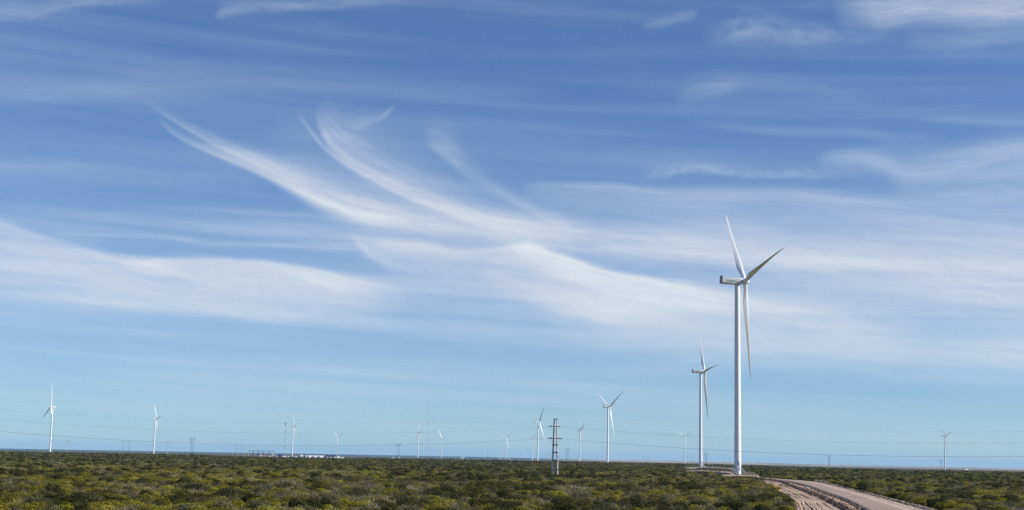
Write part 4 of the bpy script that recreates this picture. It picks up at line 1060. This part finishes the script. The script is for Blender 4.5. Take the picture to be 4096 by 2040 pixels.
for a, z in ((0.4, 55), (2.2, 58), (4.0, 56.5), (3.0, 60)):
    mb = MB(); c = Vector((math.cos(a) * 1.0, math.sin(a) * 1.0, z)); mb.box(tuple(c - Vector((.3, .3, 1.0))), tuple(c + Vector((.3, .3, 1.0)))); mb.build('antenna', M['redpaint'], rt)
lattice_mast('met_mast', 'very tall thin guyed measuring mast near the middle of the horizon', 'mast', 1706, 1839, 1607, 80.0, .26, 13, ((.35, 30), (.65, 38), (.95, 45)), .05)
rt, H = lattice_mast('radio_mast', 'thin guyed mast with a white ball on top, right of the blue roofed camp', 'mast', 1435.5, 1819, 1757, 46.0, .22, 7, ((.5, 20), (.95, 28)), .05)
mb = MB(); rg = []
for k in range(9):
    t = math.pi * k / 8; rg.append([(1.35 * max(.02, math.sin(t)) * math.cos(u), 1.35 * max(.02, math.sin(t)) * math.sin(u), H + 1.2 - 1.35 * math.cos(t)) for u in [2 * math.pi * q / 14 for q in range(14)]])
mb.loft(rg); mb.build('antenna_dome', M['whitepaint'], rt, True)

def h_pylon(bx, by, ty, label):
    H = 40.0; p, d = stand(bx, by, ty, H); root = empty('transmission_pylon', p, rad(random.uniform(-12, 12))); tag(root, label, 'pylon', 'hazy two-legged transmission pylons along the horizon')
    for s in (-1, 1):
        mb = MB(); latt(mb, (s * 2.2, 0, -3), (s * 3.3, 0, 32), .55, 9, .16); mb.build('leg', M['lattice'], root)
        mb = MB(); latt(mb, (s * 3.3, 0, 32), (s * 6.6, 0, 40), .4, 4, .15); mb.build('horn', M['lattice'], root)
        mb = MB(); mb.bar((s * 3.3, 0, 32.6), (s * 9.2, 0, 32.8), .5); mb.bar((s * 9.2, 0, 32.8), (s * 5.0, 0, 36.2), .3); mb.build('outer_arm', M['lattice'], root)
        mb = MB(); mb.tube([(s * 9.0, 0, 32.6), (s * 9.0, 0, 28.8)], .18, 6); mb.build('insulator', M['insul'], root)
    mb = MB(); latt(mb, (-3.3, 0, 33), (3.3, 0, 33), .5, 4, .16); mb.build('crossbeam', M['lattice'], root)
    mb = MB(); mb.tube([(-1.6, 0, 32.5), (0, 0, 29.0), (1.6, 0, 32.5)], .16, 6); mb.build('insulator', M['insul'], root)
for (x, y, ty, lb) in ((767, 1806, 1748, 'hazy horned pylon on the horizon between second turbine and substation'), (1593, 1823, 1770, 'hazy horned pylon on the horizon left of the tall thin mast'), (2269, 1838, 1791, 'hazy horned pylon on the horizon just right of the concrete pylon'),
                       (2824, 1854, 1808, 'hazy horned pylon on the horizon between the two largest turbines'), (3317, 1862, 1819, 'hazy horned pylon on the horizon above the gravel road'), (3765, 1868, 1836, 'hazy horned pylon on the horizon beside the lone right turbine')):
    h_pylon(x, y, ty, lb)
def rope_pylon(xa, xb, by, ty, label):
    H = 36.0; p, d = stand((xa + xb) / 2, by, ty, H); half = (xb - xa) / 2 * d / F0
    root = empty('guyed_pylon', p, rad(3)); tag(root, label, 'pylon', 'faint guyed twin-mast pylons along the horizon')
    for s in (-1, 1):
        mb = MB(); latt(mb, (s * half * .86, 0, -3), (s * half * 1.04, 0, H), .42, 9, .16); mb.build('mast', M['lattice'], root)
        for q in (-1, 1):
            mb = MB(); mb.tube([(s * half * 1.04, 0, H), (s * half * 1.5, q * 12, -3)], .03, 4); mb.build('guy_wire', M['cable'], root)
    mb = MB(); mb.tube([(half * 1.04 * (k / 4.0 - 1), 0, H - 5 * (1 - (k / 4.0 - 1) ** 2)) for k in range(9)], .05, 5); mb.build('cross_rope', M['cable'], root)
    for t in (-.5, 0, .5):
        mb = MB(); z = H - 5 * (1 - t * t); mb.tube([(half * t * 1.04, 0, z), (half * t * 1.04, 0, z - 3)], .15, 6); mb.build('insulator', M['insul'], root)
for (xa, xb, by, ty, w) in ((490, 516, 1800, 1764, 'left of the second turbine'), (943, 968, 1811, 1776, 'at the left end of the substation'), (1329, 1352, 1818, 1788, 'behind the small turbine over the blue roof'), (1652, 1675, 1824, 1798, 'behind the turbine left of the tall thin mast'),
                            (1928, 1950, 1832, 1808, 'well left of the concrete pylon'), (2171, 2192, 1837, 1815, 'just left of the concrete pylon'), (2390, 2410, 1842, 1821, 'left of the turbine with blades in a Y'), (2573, 2592, 1846, 1825, 'right of the turbine with blades in a Y'),
                            (2750, 2768, 1850, 1826, 'left of the second largest turbine'), (2901, 2918, 1853, 1829, 'left of the nearest tower'), (3033, 3049, 1856, 1835, 'right of the nearest tower'), (3152, 3168, 1858, 1840, 'above the start of the dirt strip'), (3268, 3285, 1860, 1842, 'above the bend of the road'), (3380, 3396, 1862, 1845, 'right of the horned pylon above the road'), (3482, 3494, 1864, 1849, 'farthest right, before the lone turbine')):
    rope_pylon(xa, xb, by, ty, 'faint guyed twin-mast pylon on the horizon, ' + w)

# small white houses on the plain
for (x, y, w, d, lb) in ((1573, 1836, 5, 3600, 'tiny white house left of the horned pylon near the thin mast'), (1597, 1836, 4, 3600, 'tiny white house right under the horned pylon near the thin mast'), (2001, 1837.5, 6, 4200, 'tiny white house left of the wide open small turbine'), (2035, 1838.5, 5, 4200, 'tiny white house right of the wide open small turbine'), (3009, 1862, 4, 3000, 'tiny white house on the plain right of the nearest tower'), (3868, 1885, 12, 2600, 'low pale house right of the lone turbine'), (1850, 1834, 12, 4000, 'low pale house between the thin mast and the small turbine')):
    p = at(x, y, d); L = w * d / F0; root = empty('house', Vector((p.x, p.y, max(p.z, terr(p.x, p.y)))), 0); tag(root, lb, 'house')
    mb = MB(); mb.box((-L / 2, 0, -1.5), (L / 2, 6, 2.6)); mb.build('wall', M['whitewall'], root)
    mb = MB(); mb.loft([[(-L / 2 - .3, -.4, 2.6), (-L / 2 - .3, 3, 3.8), (-L / 2 - .3, 6.4, 2.6)], [(L / 2 + .3, -.4, 2.6), (L / 2 + .3, 3, 3.8), (L / 2 + .3, 6.4, 2.6)]]); mb.build('roof', M['whitewall'], root)
    mb = MB(); mb.box((-.5, -.08, 0), (.5, .05, 2.0)); mb.build('door', M['glassdark'], root)

mp = gp(3455, 1971)
root = empty('marker_post', mp); tag(root, 'short yellowish marker post under the tall dark shrub by the road', 'post')
mb = MB(); mb.box((-.06, -.06, -.3), (.06, .06, 1.15)); mb.build('post', M['yellowpost'], root)
mb = MB(); mb.box((-.065, -.065, .95), (.065, .065, 1.1)); mb.build('band', M['whitepaint'], root)

# ------------------------------------------------------------------ shrubs
def leafy(name, mat, nleaf, leaf, seed, lumps=7, h=.8, open_=0.0, stems=6, droop=0.0):
    """A shrub one unit wide: leaf-sized triangles through several clumps, and a few bare stems."""
    g = np.random.default_rng(seed); V = []; F = []; T = []; MI = []
    cs = []
    for i in range(lumps):
        a = g.random() * 6.283; r = .34 * math.sqrt(g.random()); R = g.uniform(.15, .27) * (1 - .3 * open_)
        cs.append((r * math.cos(a), r * math.sin(a), h * g.uniform(.30, .80) * (1 - .55 * r), R, g.random()))
    P = []; N = []; TI = []
    wsum = sum(c[3] ** 2 for c in cs)
    for (cx, cy, cz, R, tn) in cs:
        n = int(nleaf * R * R / wsum)
        d = g.normal(size=(n, 3)); d /= np.linalg.norm(d, axis=1)[:, None]
        rr = R * (.45 + .62 * g.random(n) ** .6)
        p = np.array([cx, cy, cz]) + d * rr[:, None] * np.array([1.15, 1.15, .95 * h / .8])
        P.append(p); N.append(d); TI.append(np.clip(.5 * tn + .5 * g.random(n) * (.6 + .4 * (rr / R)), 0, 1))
    P = np.concatenate(P); N = np.concatenate(N); TI = np.concatenate(TI)
    P[:, 2] = np.abs(P[:, 2]) + .01
    n = len(P); rnd = g.normal(size=(n, 3)); up = N * .8 + rnd * .75 + np.array([0, 0, .35]); up /= np.linalg.norm(up, axis=1)[:, None]
    u = np.cross(up, g.normal(size=(n, 3))); u /= np.linalg.norm(u, axis=1)[:, None] + 1e-9; w = np.cross(up, u)
    s = leaf * g.uniform(.6, 1.5, n)[:, None]
    A = P + u * s; B = P - u * s * .55 + w * s * .8; C = P - u * s * .55 - w * s * .8
    V = np.stack([A, B, C], 1).reshape(-1, 3); F = np.arange(3 * n).reshape(-1, 3).tolist(); MI = [0] * n
    T = np.repeat(TI, 3)
    V = V.tolist(); T = T.tolist()
    for i in range(stems):
        c = cs[i % lumps]; tip = np.array([c[0], c[1], c[2] + c[3] * g.uniform(.3, 1.0)]) + g.normal(size=3) * .04
        b = g.normal(size=3) * np.array([.04, .04, 0]); mid = (b + tip) / 2 + g.normal(size=3) * .05
        for p, q, r in ((b, mid, .016), (mid, tip, .009)):
            dd = q - p; sd = np.cross(dd, [.3, .5, .2]); sd /= np.linalg.norm(sd) + 1e-9; s2 = np.cross(dd, sd); s2 /= np.linalg.norm(s2) + 1e-9
            k = len(V); V += [(p + sd * r).tolist(), (p - sd * .5 * r + s2 * .87 * r).tolist(), (p - sd * .5 * r - s2 * .87 * r).tolist(), q.tolist()]; T += [.5] * 4
            for f in ((k, k + 1, k + 3), (k + 1, k + 2, k + 3), (k + 2, k, k + 3)): F.append(list(f)); MI.append(1)
    return fin(name, V, F, T, MI, [mat, BARK])
def fin(name, V, F, T, MI, mats):
    me = bpy.data.meshes.new(name); me.from_pydata(V, [], F)
    a = me.attributes.new('tint', 'FLOAT', 'POINT'); a.data.foreach_set('value', T)
    for mt in mats: me.materials.append(mt)
    me.polygons.foreach_set('material_index', MI); me.update(); return me
def bladed(name, mat, nb, seed, h=.8, spread=.5, wid=.012, kink=.12, arch=0.0):
    """Tussock or bare twigs: thin curved blades from the foot outwards."""
    g = np.random.default_rng(seed); V = []; F = []; T = []
    for i in range(nb):
        a = g.random() * 6.283; o = spread * math.sqrt(g.random()); L = h * g.uniform(.55, 1.05) * (1 - .3 * o)
        b = np.array([.12 * math.cos(a) * g.random(), .12 * math.sin(a) * g.random(), 0])
        tip = np.array([o * math.cos(a), o * math.sin(a), L]); m1 = b + (tip - b) * .45 + np.array([0, 0, .10 * L]) + g.normal(size=3) * kink * .3
        tip = tip + g.normal(size=3) * kink * .4 - np.array([0, 0, arch * o * g.random()])
        tip[2] = max(.03, tip[2]); sd = np.array([-math.sin(a), math.cos(a), .2]) * wid * g.uniform(.6, 1.4); t = g.random(); k = len(V)
        V += [(b - sd).tolist(), (b + sd).tolist(), (m1 + sd * .8).tolist(), (m1 - sd * .8).tolist(), tip.tolist()]; T += [t] * 5
        F += [(k, k + 1, k + 2, k + 3), (k + 3, k + 2, k + 4)]
    return fin(name, V, F, T, [0] * len(F), [mat])

KIND = ('olive', 'dark', 'grey', 'dry', 'yellow', 'tussock')
LOD = {}
for ki, kd in enumerate(KIND):
    for lv, (n, leaf, cnt) in enumerate(((3200, .0235, 6), (1100, .041, 5), (300, .082, 4))):
        L = []
        for j in range(cnt):
            sd = 1000 * ki + 100 * lv + j
            if kd == 'tussock': me = bladed('tussock', FOL[kd], (230, 110, 50)[lv], sd, .75, .55, (.012, .020, .036)[lv])
            elif kd == 'dry':
                me = bladed('dry_shrub', FOL[kd], (260, 120, 55)[lv], sd, .8, .62, (.008, .014, .026)[lv], .35, .25)
            else:
                hh = {'olive': .72, 'dark': .95, 'grey': .80, 'yellow': .66}[kd]
                me = leafy('%s_shrub' % kd, FOL[kd], n, leaf, sd, 6 + j, hh, .35 if kd == 'olive' else .1, 7 if lv == 0 else 3)
            L.append(me)
        LOD[kd, lv] = L

def inpoly(x, y, P):
    P = [(p.x, p.y) for p in P]; r = np.zeros(len(x), bool); j = len(P) - 1
    for i in range(len(P)):
        xi, yi = P[i]; xj, yj = P[j]
        c = ((yi > y) != (yj > y)) & (x < (xj - xi) * (y - yi) / ((yj - yi) or 1e-9) + xi); r ^= c; j = i
    return r
BARE_R = poly([(2985, 1903), (3046, 1912), (3112, 1916.5), (3205, 1922), (3262, 1926), (3325, 1934.5), (3380, 1948.5), (3420, 1959), (3470, 1971), (3560, 1993), (3640, 2012), (3740, 2036), (3900, 2080)])
BARE = [gp(x, y) for x, y in ((3035, 1918), (3058, 1926), (3064, 1944), (3090, 1961), (3116, 1984), (3145, 2008), (3152, 2028), (3158, 2055), (3176, 2125))] + BARE_R[::-1]
PAD = [gp(x, y) for x, y in ((2885, 1906), (2960, 1907), (3030, 1911), (3046, 1907), (3040, 1890), (2960, 1884), (2880, 1884))]
TRK = [gp(x, y) for x, y in ((2740, 1892), (2800, 1894), (2880, 1899), (2935, 1904), (2935, 1889), (2850, 1882), (2745, 1879))]
PAD2 = [gp(x, y) for x, y in ((2735, 1875), (2800, 1877), (2880, 1881), (2945, 1888), (2945, 1871), (2850, 1867), (2735, 1865))]

def scatter():
    g = np.random.default_rng(77); out = []
    for (r0, r1, dens) in ((100, 180, 1.9), (180, 300, 1.35), (300, 480, .75), (480, 800, .28), (800, 1400, .075), (1400, 2700, .013)):
        half = rad(23.5); A = half * (r1 * r1 - r0 * r0); n = int(A * dens)
        r = np.sqrt(g.uniform(r0 * r0, r1 * r1, n)); a = g.uniform(-half, half, n)
        out.append(np.stack([r * np.sin(a), r * np.cos(a)], 1))
    P = np.concatenate(out); x, y = P[:, 0], P[:, 1]; n = len(x); r = np.hypot(x, y)
    patch = vnoise(x, y, 16, 1) * .6 + vnoise(x, y, 5, 2) * .4; p2 = vnoise(x, y, 30, 9) * .6 + vnoise(x, y, 7, 10) * .4
    far = np.clip((r - 380) / 420, 0, 1)
    u = g.random(n); kind = np.zeros(n, int)
    pd = np.where(patch > .64, .24, .022) * (1 - far) + far * np.where(patch > .58, .42, .07)
    pg = .05 * (1 - far) + far * np.where(p2 > .45, .30, .12)
    pdry = np.where(p2 > .58, .30, .09) * (1 - far) + .03 * far
    py = np.where((p2 < .36), .05, .012) * (1 - far * .8); pt = .13 * (1 - far * .8)
    c = np.cumsum(np.stack([pd, pg, pdry, py, pt], 1), 1)
    for k in range(5): kind[(u < c[:, k]) & (u >= (c[:, k - 1] if k else 0))] = k + 1
    base = np.array([1.12, 1.30, 1.25, 1.20, .85, .80])[kind]
    size = base * np.exp(g.normal(0, .40, n)) * np.interp(r, [100, 500, 900, 1600, 2600], [.92, 1.0, 1.25, 1.7, 2.4])
    size *= .75 + .6 * vnoise(x, y, 22, 14)
    hs = g.uniform(.62, .95, n) * np.interp(r, [100, 500, 900, 1600, 2600], [1, .9, .68, .46, .30])
    hs[kind == 0] *= .9
    tall = (r > 350) & (g.random(n) < .07); hs[tall] *= 1.7; size[tall] *= 1.15
    hs = np.minimum(hs, np.interp(r, [100, 400, 900, 1600, 2700], [1.6, 1.45, 1.6, 1.9, 2.0]) / (size * .85))
    ok = ~(inpoly(x, y, BARE) | inpoly(x, y, PAD) | inpoly(x, y, TRK) | inpoly(x, y, PAD2))
    # kept low where the photograph looks over the scrub to a foot, a pad or the road
    pxx = W0 / 2 + x / np.maximum(y, 1) * F0
    low = ((r > 330) & (r < 620) & (pxx > 2860) & (pxx < 3130)) | ((r > 620) & (r < 1350) & (pxx > 2720) & (pxx < 2960)) | ((np.abs(x - PYL.x) < 4) & (r < PYL.length) & (r > PYL.length - 60))
    hs[low] *= .55; size[low] *= .8
    camp = (r > 1100) & (pxx > 880) & (pxx < 1450); hs[camp] *= np.interp(r[camp], [1100, 1700], [1, .28])
    dens_keep = g.random(n) < np.where(vnoise(x, y, 9, 33) * .6 + vnoise(x, y, 3, 34) * .4 > .70, .30, 1.0)
    ok &= dens_keep & (np.hypot(x - PYL.x, y - PYL.y) > 1.6)
    for (p, d) in TFEET: ok &= np.hypot(x - p.x, y - p.y) > 4
    x, y, kind, size, hs, r = x[ok], y[ok], kind[ok], size[ok], hs[ok], r[ok]
    return x, y, terrain(x, y), kind, size, hs, r
SX, SY, SZ, SK, SS, SH, SR = scatter()

NAMES = {'olive': ('olive_shrub', 'low olive green shrub', 'shrub'), 'dark': ('dark_shrub', 'dark green rounded shrub', 'shrub'), 'grey': ('grey_green_shrub', 'grey green shrub', 'shrub'),
         'dry': ('dry_shrub', 'leafless dry brown shrub', 'shrub'), 'yellow': ('yellow_shrub', 'small yellowish shrub', 'shrub'), 'tussock': ('straw_tussock', 'pale grass tussock', 'grass tussock')}
ZONES = ((230, 'below the leftmost turbine'), (620, 'between the leftmost and second turbines'), (940, 'left of the substation'), (1130, 'below the substation'), (1400, 'below the white camp'), (1720, 'left of the thin mast'), (2060, 'right of the thin mast'),
         (2240, 'below the concrete pylon'), (2430, 'right of the concrete pylon'), (2800, 'left of the two largest turbines'), (3180, 'beside the dirt strip'), (3600, 'right of the road bend'), (9999, 'in the right corner'))
def zone(px, py, k):
    w = next(q for lim, q in ZONES if px < lim)
    return ('in the front scrub ' if py > 1990 else 'in the middle scrub ' if py > 1945 else 'in the farther scrub ') + w
pxs = np.zeros(len(SX)); pys = np.zeros(len(SX))
vx = SX - EYE.x; vy = SY - EYE.y; vz = SZ - EYE.z
dep = vx * _f.x + vy * _f.y + vz * _f.z
pxs = W0 / 2 + (vx * CR.x + vy * CR.y + vz * CR.z) * F0 / dep; pys = H0 / 2 - (vx * CU.x + vy * CU.y + vz * CU.z) * F0 / dep
inview = (pxs > -10) & (pxs < W0 + 10) & (pys < H0 + 12)
single = np.zeros(len(SX), bool)
for k, kd in enumerate(KIND):
    idx = np.where((SK == k) & inview)[0]; idx = idx[np.argsort(-(SS[idx] / dep[idx]))][:{'olive': 300, 'dark': 130, 'grey': 60, 'dry': 90, 'yellow': 50, 'tussock': 50}[kd]]
    single[idx] = True
    g = np.random.default_rng(500 + k); nm, lb, cat = NAMES[kd]
    for i in idx:
        lv = 0 if SR[i] < 270 else 1
        me = LOD[kd, lv][g.integers(len(LOD[kd, lv]))]
        o = link(nm, me, None, (SX[i], SY[i], SZ[i] - .03)); o.rotation_euler = (0, 0, g.random() * 6.283)
        s = SS[i]; o.scale = (s * g.uniform(.85, 1.15), s * g.uniform(.85, 1.15), s * SH[i])
        z = zone(pxs[i], pys[i], k); tag(o, lb + ' ' + z, cat, lb + 's ' + z)

# the scrub beyond those, too many to count
def stuff(name, label, kd, lv, idx, seed):
    if len(idx) == 0: return
    g = np.random.default_rng(seed); coll = bpy.data.collections.new(name + '_source')
    for me in LOD[kd, lv]:
        so = bpy.data.objects.new('shrub_source', me); coll.objects.link(so)
    n = len(idx); me = bpy.data.meshes.new(name); me.vertices.add(n)
    me.vertices.foreach_set('co', np.stack([SX[idx], SY[idx], SZ[idx] - .03], 1).astype(np.float32).ravel())
    a = me.attributes.new('inst_scale', 'FLOAT_VECTOR', 'POINT'); s = SS[idx]
    a.data.foreach_set('vector', np.stack([s * g.uniform(.85, 1.15, n), s * g.uniform(.85, 1.15, n), s * SH[idx]], 1).astype(np.float32).ravel())
    a = me.attributes.new('inst_rot', 'FLOAT_VECTOR', 'POINT'); a.data.foreach_set('vector', np.stack([np.zeros(n), np.zeros(n), g.random(n) * 6.283], 1).astype(np.float32).ravel())
    a = me.attributes.new('inst_pick', 'INT', 'POINT'); a.data.foreach_set('value', g.integers(0, len(LOD[kd, lv]), n).astype(np.int32))
    me.materials.append(FOL[kd]); o = link(name, me); tag(o, label, 'scrub', None, 'stuff')
    ng = bpy.data.node_groups.new(name + '_nodes', 'GeometryNodeTree')
    ng.interface.new_socket('Geometry', in_out='INPUT', socket_type='NodeSocketGeometry'); ng.interface.new_socket('Geometry', in_out='OUTPUT', socket_type='NodeSocketGeometry')
    N = ng.nodes; gi = N.new('NodeGroupInput'); go = N.new('NodeGroupOutput'); ip = N.new('GeometryNodeInstanceOnPoints'); ci = N.new('GeometryNodeCollectionInfo')
    ci.inputs['Collection'].default_value = coll; ci.inputs['Separate Children'].default_value = True; ci.inputs['Reset Children'].default_value = True
    def na(nm, ty):
        q = N.new('GeometryNodeInputNamedAttribute'); q.data_type = ty; q.inputs['Name'].default_value = nm; return q.outputs['Attribute']
    K = ng.links; K.new(gi.outputs[0], ip.inputs['Points']); K.new(ci.outputs[0], ip.inputs['Instance']); ip.inputs['Pick Instance'].default_value = True
    K.new(na('inst_pick', 'INT'), ip.inputs['Instance Index']); K.new(na('inst_rot', 'FLOAT_VECTOR'), ip.inputs['Rotation']); K.new(na('inst_scale', 'FLOAT_VECTOR'), ip.inputs['Scale'])
    K.new(ip.outputs[0], go.inputs[0])
    md = o.modifiers.new('scatter', 'NODES'); md.node_group = ng
DESC = {'olive': 'olive green', 'dark': 'dark green', 'grey': 'grey green', 'dry': 'dry brown', 'yellow': 'yellowish', 'tussock': 'straw coloured grass'}
for k, kd in enumerate(KIND):
    for lv, (r0, r1, w) in enumerate(((0, 260, 'near'), (260, 620, 'middle distance'), (620, 1e9, 'far'))):
        idx = np.where((SK == k) & ~single & (SR >= r0) & (SR < r1))[0]
        stuff('scrub', '%s scrub covering the %s part of the plain' % (DESC[kd], w), kd, lv, idx, 900 + 10 * k + lv)

# shrubs that stand out one by one
def big_shrub(px, py, wpx, ratio, kd, label, seed, name='large_shrub', leafn=3600):
    p = gp(px, py); p.z = terr(p.x, p.y); d = proj(p)[2]; s = wpx * d / F0
    root = empty(name, p, random.random() * 6); tag(root, label, 'shrub')
    if kd == 'dry': me = bladed('twigs', FOL['dry'], 200, seed, .8, .7, .010, .30, .55)
    else: me = leafy('foliage', FOL[kd], leafn, .023, seed, 9, .9, .2, 0)
    o = link('twigs' if kd == 'dry' else 'foliage', me, root); o.scale = (s, s, s * ratio)
    g = np.random.default_rng(seed); mb = MB()
    for i in range(6):
        a = g.random() * 6.283; mb.tube([(0, 0, -.05), (.12 * s * math.cos(a), .12 * s * math.sin(a), .3 * s * ratio), (.3 * s * math.cos(a), .3 * s * math.sin(a), .62 * s * ratio)], [.03 * s, .02 * s, .008 * s], 6)
    mb.build('stems', BARK, root)
for i, (x, y, w, rt_, kd, lb) in enumerate((
    (90, 1957, 60, .85, 'dark', 'large dark open shrub near the left edge of the scrub'),
    (484, 1886, 25, 1.0, 'dark', 'compact dark shrub standing up below and left of the second turbine'),
    (365, 1846, 18, .8, 'dark', 'small dark shrub on the far scrub right of the leftmost turbine'),
    (2146, 1914, 46, .85, 'grey', 'grey green domed shrub just left of the concrete pylon foot'),
    (2250, 1917, 34, .75, 'dark', 'dark shrub just right of the concrete pylon foot'),
    (2090, 1880, 24, .8, 'dark', 'dark shrub left of and behind the concrete pylon'),
    (2311, 1863, 17, .75, 'dark', 'small round dark shrub in front of the turbine right of the concrete pylon'),
    (2480, 1962, 56, .65, 'dark', 'broad dark shrub below the turbine with blades in a Y'),
    (2325, 1990, 60, .6, 'grey', 'broad grey green shrub in the foreground below the concrete pylon'),
    (2088, 1975, 46, .65, 'dark', 'dark shrub in the foreground left below the concrete pylon'),
    (3459, 1975, 62, 1.0, 'dark', 'tall dark tree-like shrub at the right edge of the road'),
    (3388, 1956, 44, .6, 'dark', 'low dark shrub left of the tall shrub by the road'),
    (3136, 1909, 30, .75, 'grey', 'grey green shrub behind the start of the gravel road'),
    (3424, 1888, 26, .75, 'dark', 'dark shrub on the far scrub above the tall roadside shrub'),
    (3660, 1944, 46, .7, 'dark', 'dark shrub beside a pale tussock right of the road'),
    (3858, 2028, 56, .75, 'grey', 'grey green shrub in the lower right foreground'),
    (3941, 1905, 17, .8, 'dark', 'small dark shrub right of and below the lone turbine'),
    (220, 2034, 90, .65, 'dry', 'pale dry shrub with arching twigs in the lower left foreground'),
    (1590, 1962, 44, .7, 'dark', 'dark shrub in the foreground below the thin mast'),
    (1285, 2010, 60, .75, 'dark', 'dark shrub in the foreground below the camp'),
    (3052, 1922, 26, .7, 'grey', 'small grey shrub where scrub, road and dirt strip meet'),
    (1557, 1857, 16, .7, 'dark', 'small dark shrub on the far scrub left of the thin mast'))):
    big_shrub(x, y, w, rt_, kd, lb, 3000 + i)
p = gp(3677, 1943); o = link('straw_tussock', LOD['tussock', 0][1], None, (p.x, p.y, terr(p.x, p.y))); o.scale = (1.6, 1.6, 1.9); tag(o, 'bright pale grass tussock beside a dark shrub right of the road', 'grass tussock')

# trees by the far camp
def tree(px, by, ty, wpx, label, seed):
    d = 2500.0; p = at(px, by, d); p.z = min(p.z, terr(p.x, p.y) + .5); H = (by - ty) * d / F0; w = wpx * d / F0
    root = empty('tree', p); tag(root, label, 'tree')
    mb = MB(); mb.tube([(0, 0, -.5), (0, 0, H * .5), (0, 0, H * .8)], [.05 * H, .035 * H, .01 * H], 7); mb.build('trunk', M['trunk'], root)
    o = link('crown', leafy('crown', FOL['tree'], 700, .05, seed, 9, 1.1, 0, 0), root, (0, 0, H * .12)); o.scale = (w, w, H * .82)
for i, (x, by, ty, w, lb) in enumerate(((1719, 1836, 1826.5, 6, 'dark tree right beside the tall thin mast'), (1727, 1836.5, 1829.5, 8, 'second dark tree right of the tall thin mast'), (1740, 1836.5, 1831, 9, 'low dark tree between the thin mast and the small turbine'), (1760, 1837, 1831.5, 8, 'dark tree left of the small turbine foot right of the thin mast'), (1768, 1837, 1831.5, 6, 'dark tree right of the small turbine foot right of the thin mast'), (1803, 1838, 1832, 10, 'broad low dark tree farther right of the thin mast'), (1813, 1838, 1833, 6, 'last dark tree right of the thin mast'))):
    tree(x, by, ty, w, lb, 4000 + i)

# ------------------------------------------------------------------ the air
HAZE_DENSITY = 3.1e-5
hm = bpy.data.materials.new('haze_air'); hm.use_nodes = True; hn = hm.node_tree.nodes; hn.clear()
ho = hn.new('ShaderNodeOutputMaterial'); hv = hn.new('ShaderNodeVolumePrincipled')
hv.inputs['Color'].default_value = (.39, .66, 1.0, 1); hv.inputs['Density'].default_value = HAZE_DENSITY; hv.inputs['Anisotropy'].default_value = 0.0
hm.node_tree.links.new(hv.outputs[0], ho.inputs['Volume'])
mb = MB(); mb.box((-36000, -36000, -38.0), (36000, 36000, 140.0))
hz = mb.build('haze', hm); hz['kind'] = 'stuff'; hz['label'] = 'thin bluish haze over the plain'; hz['category'] = 'haze'
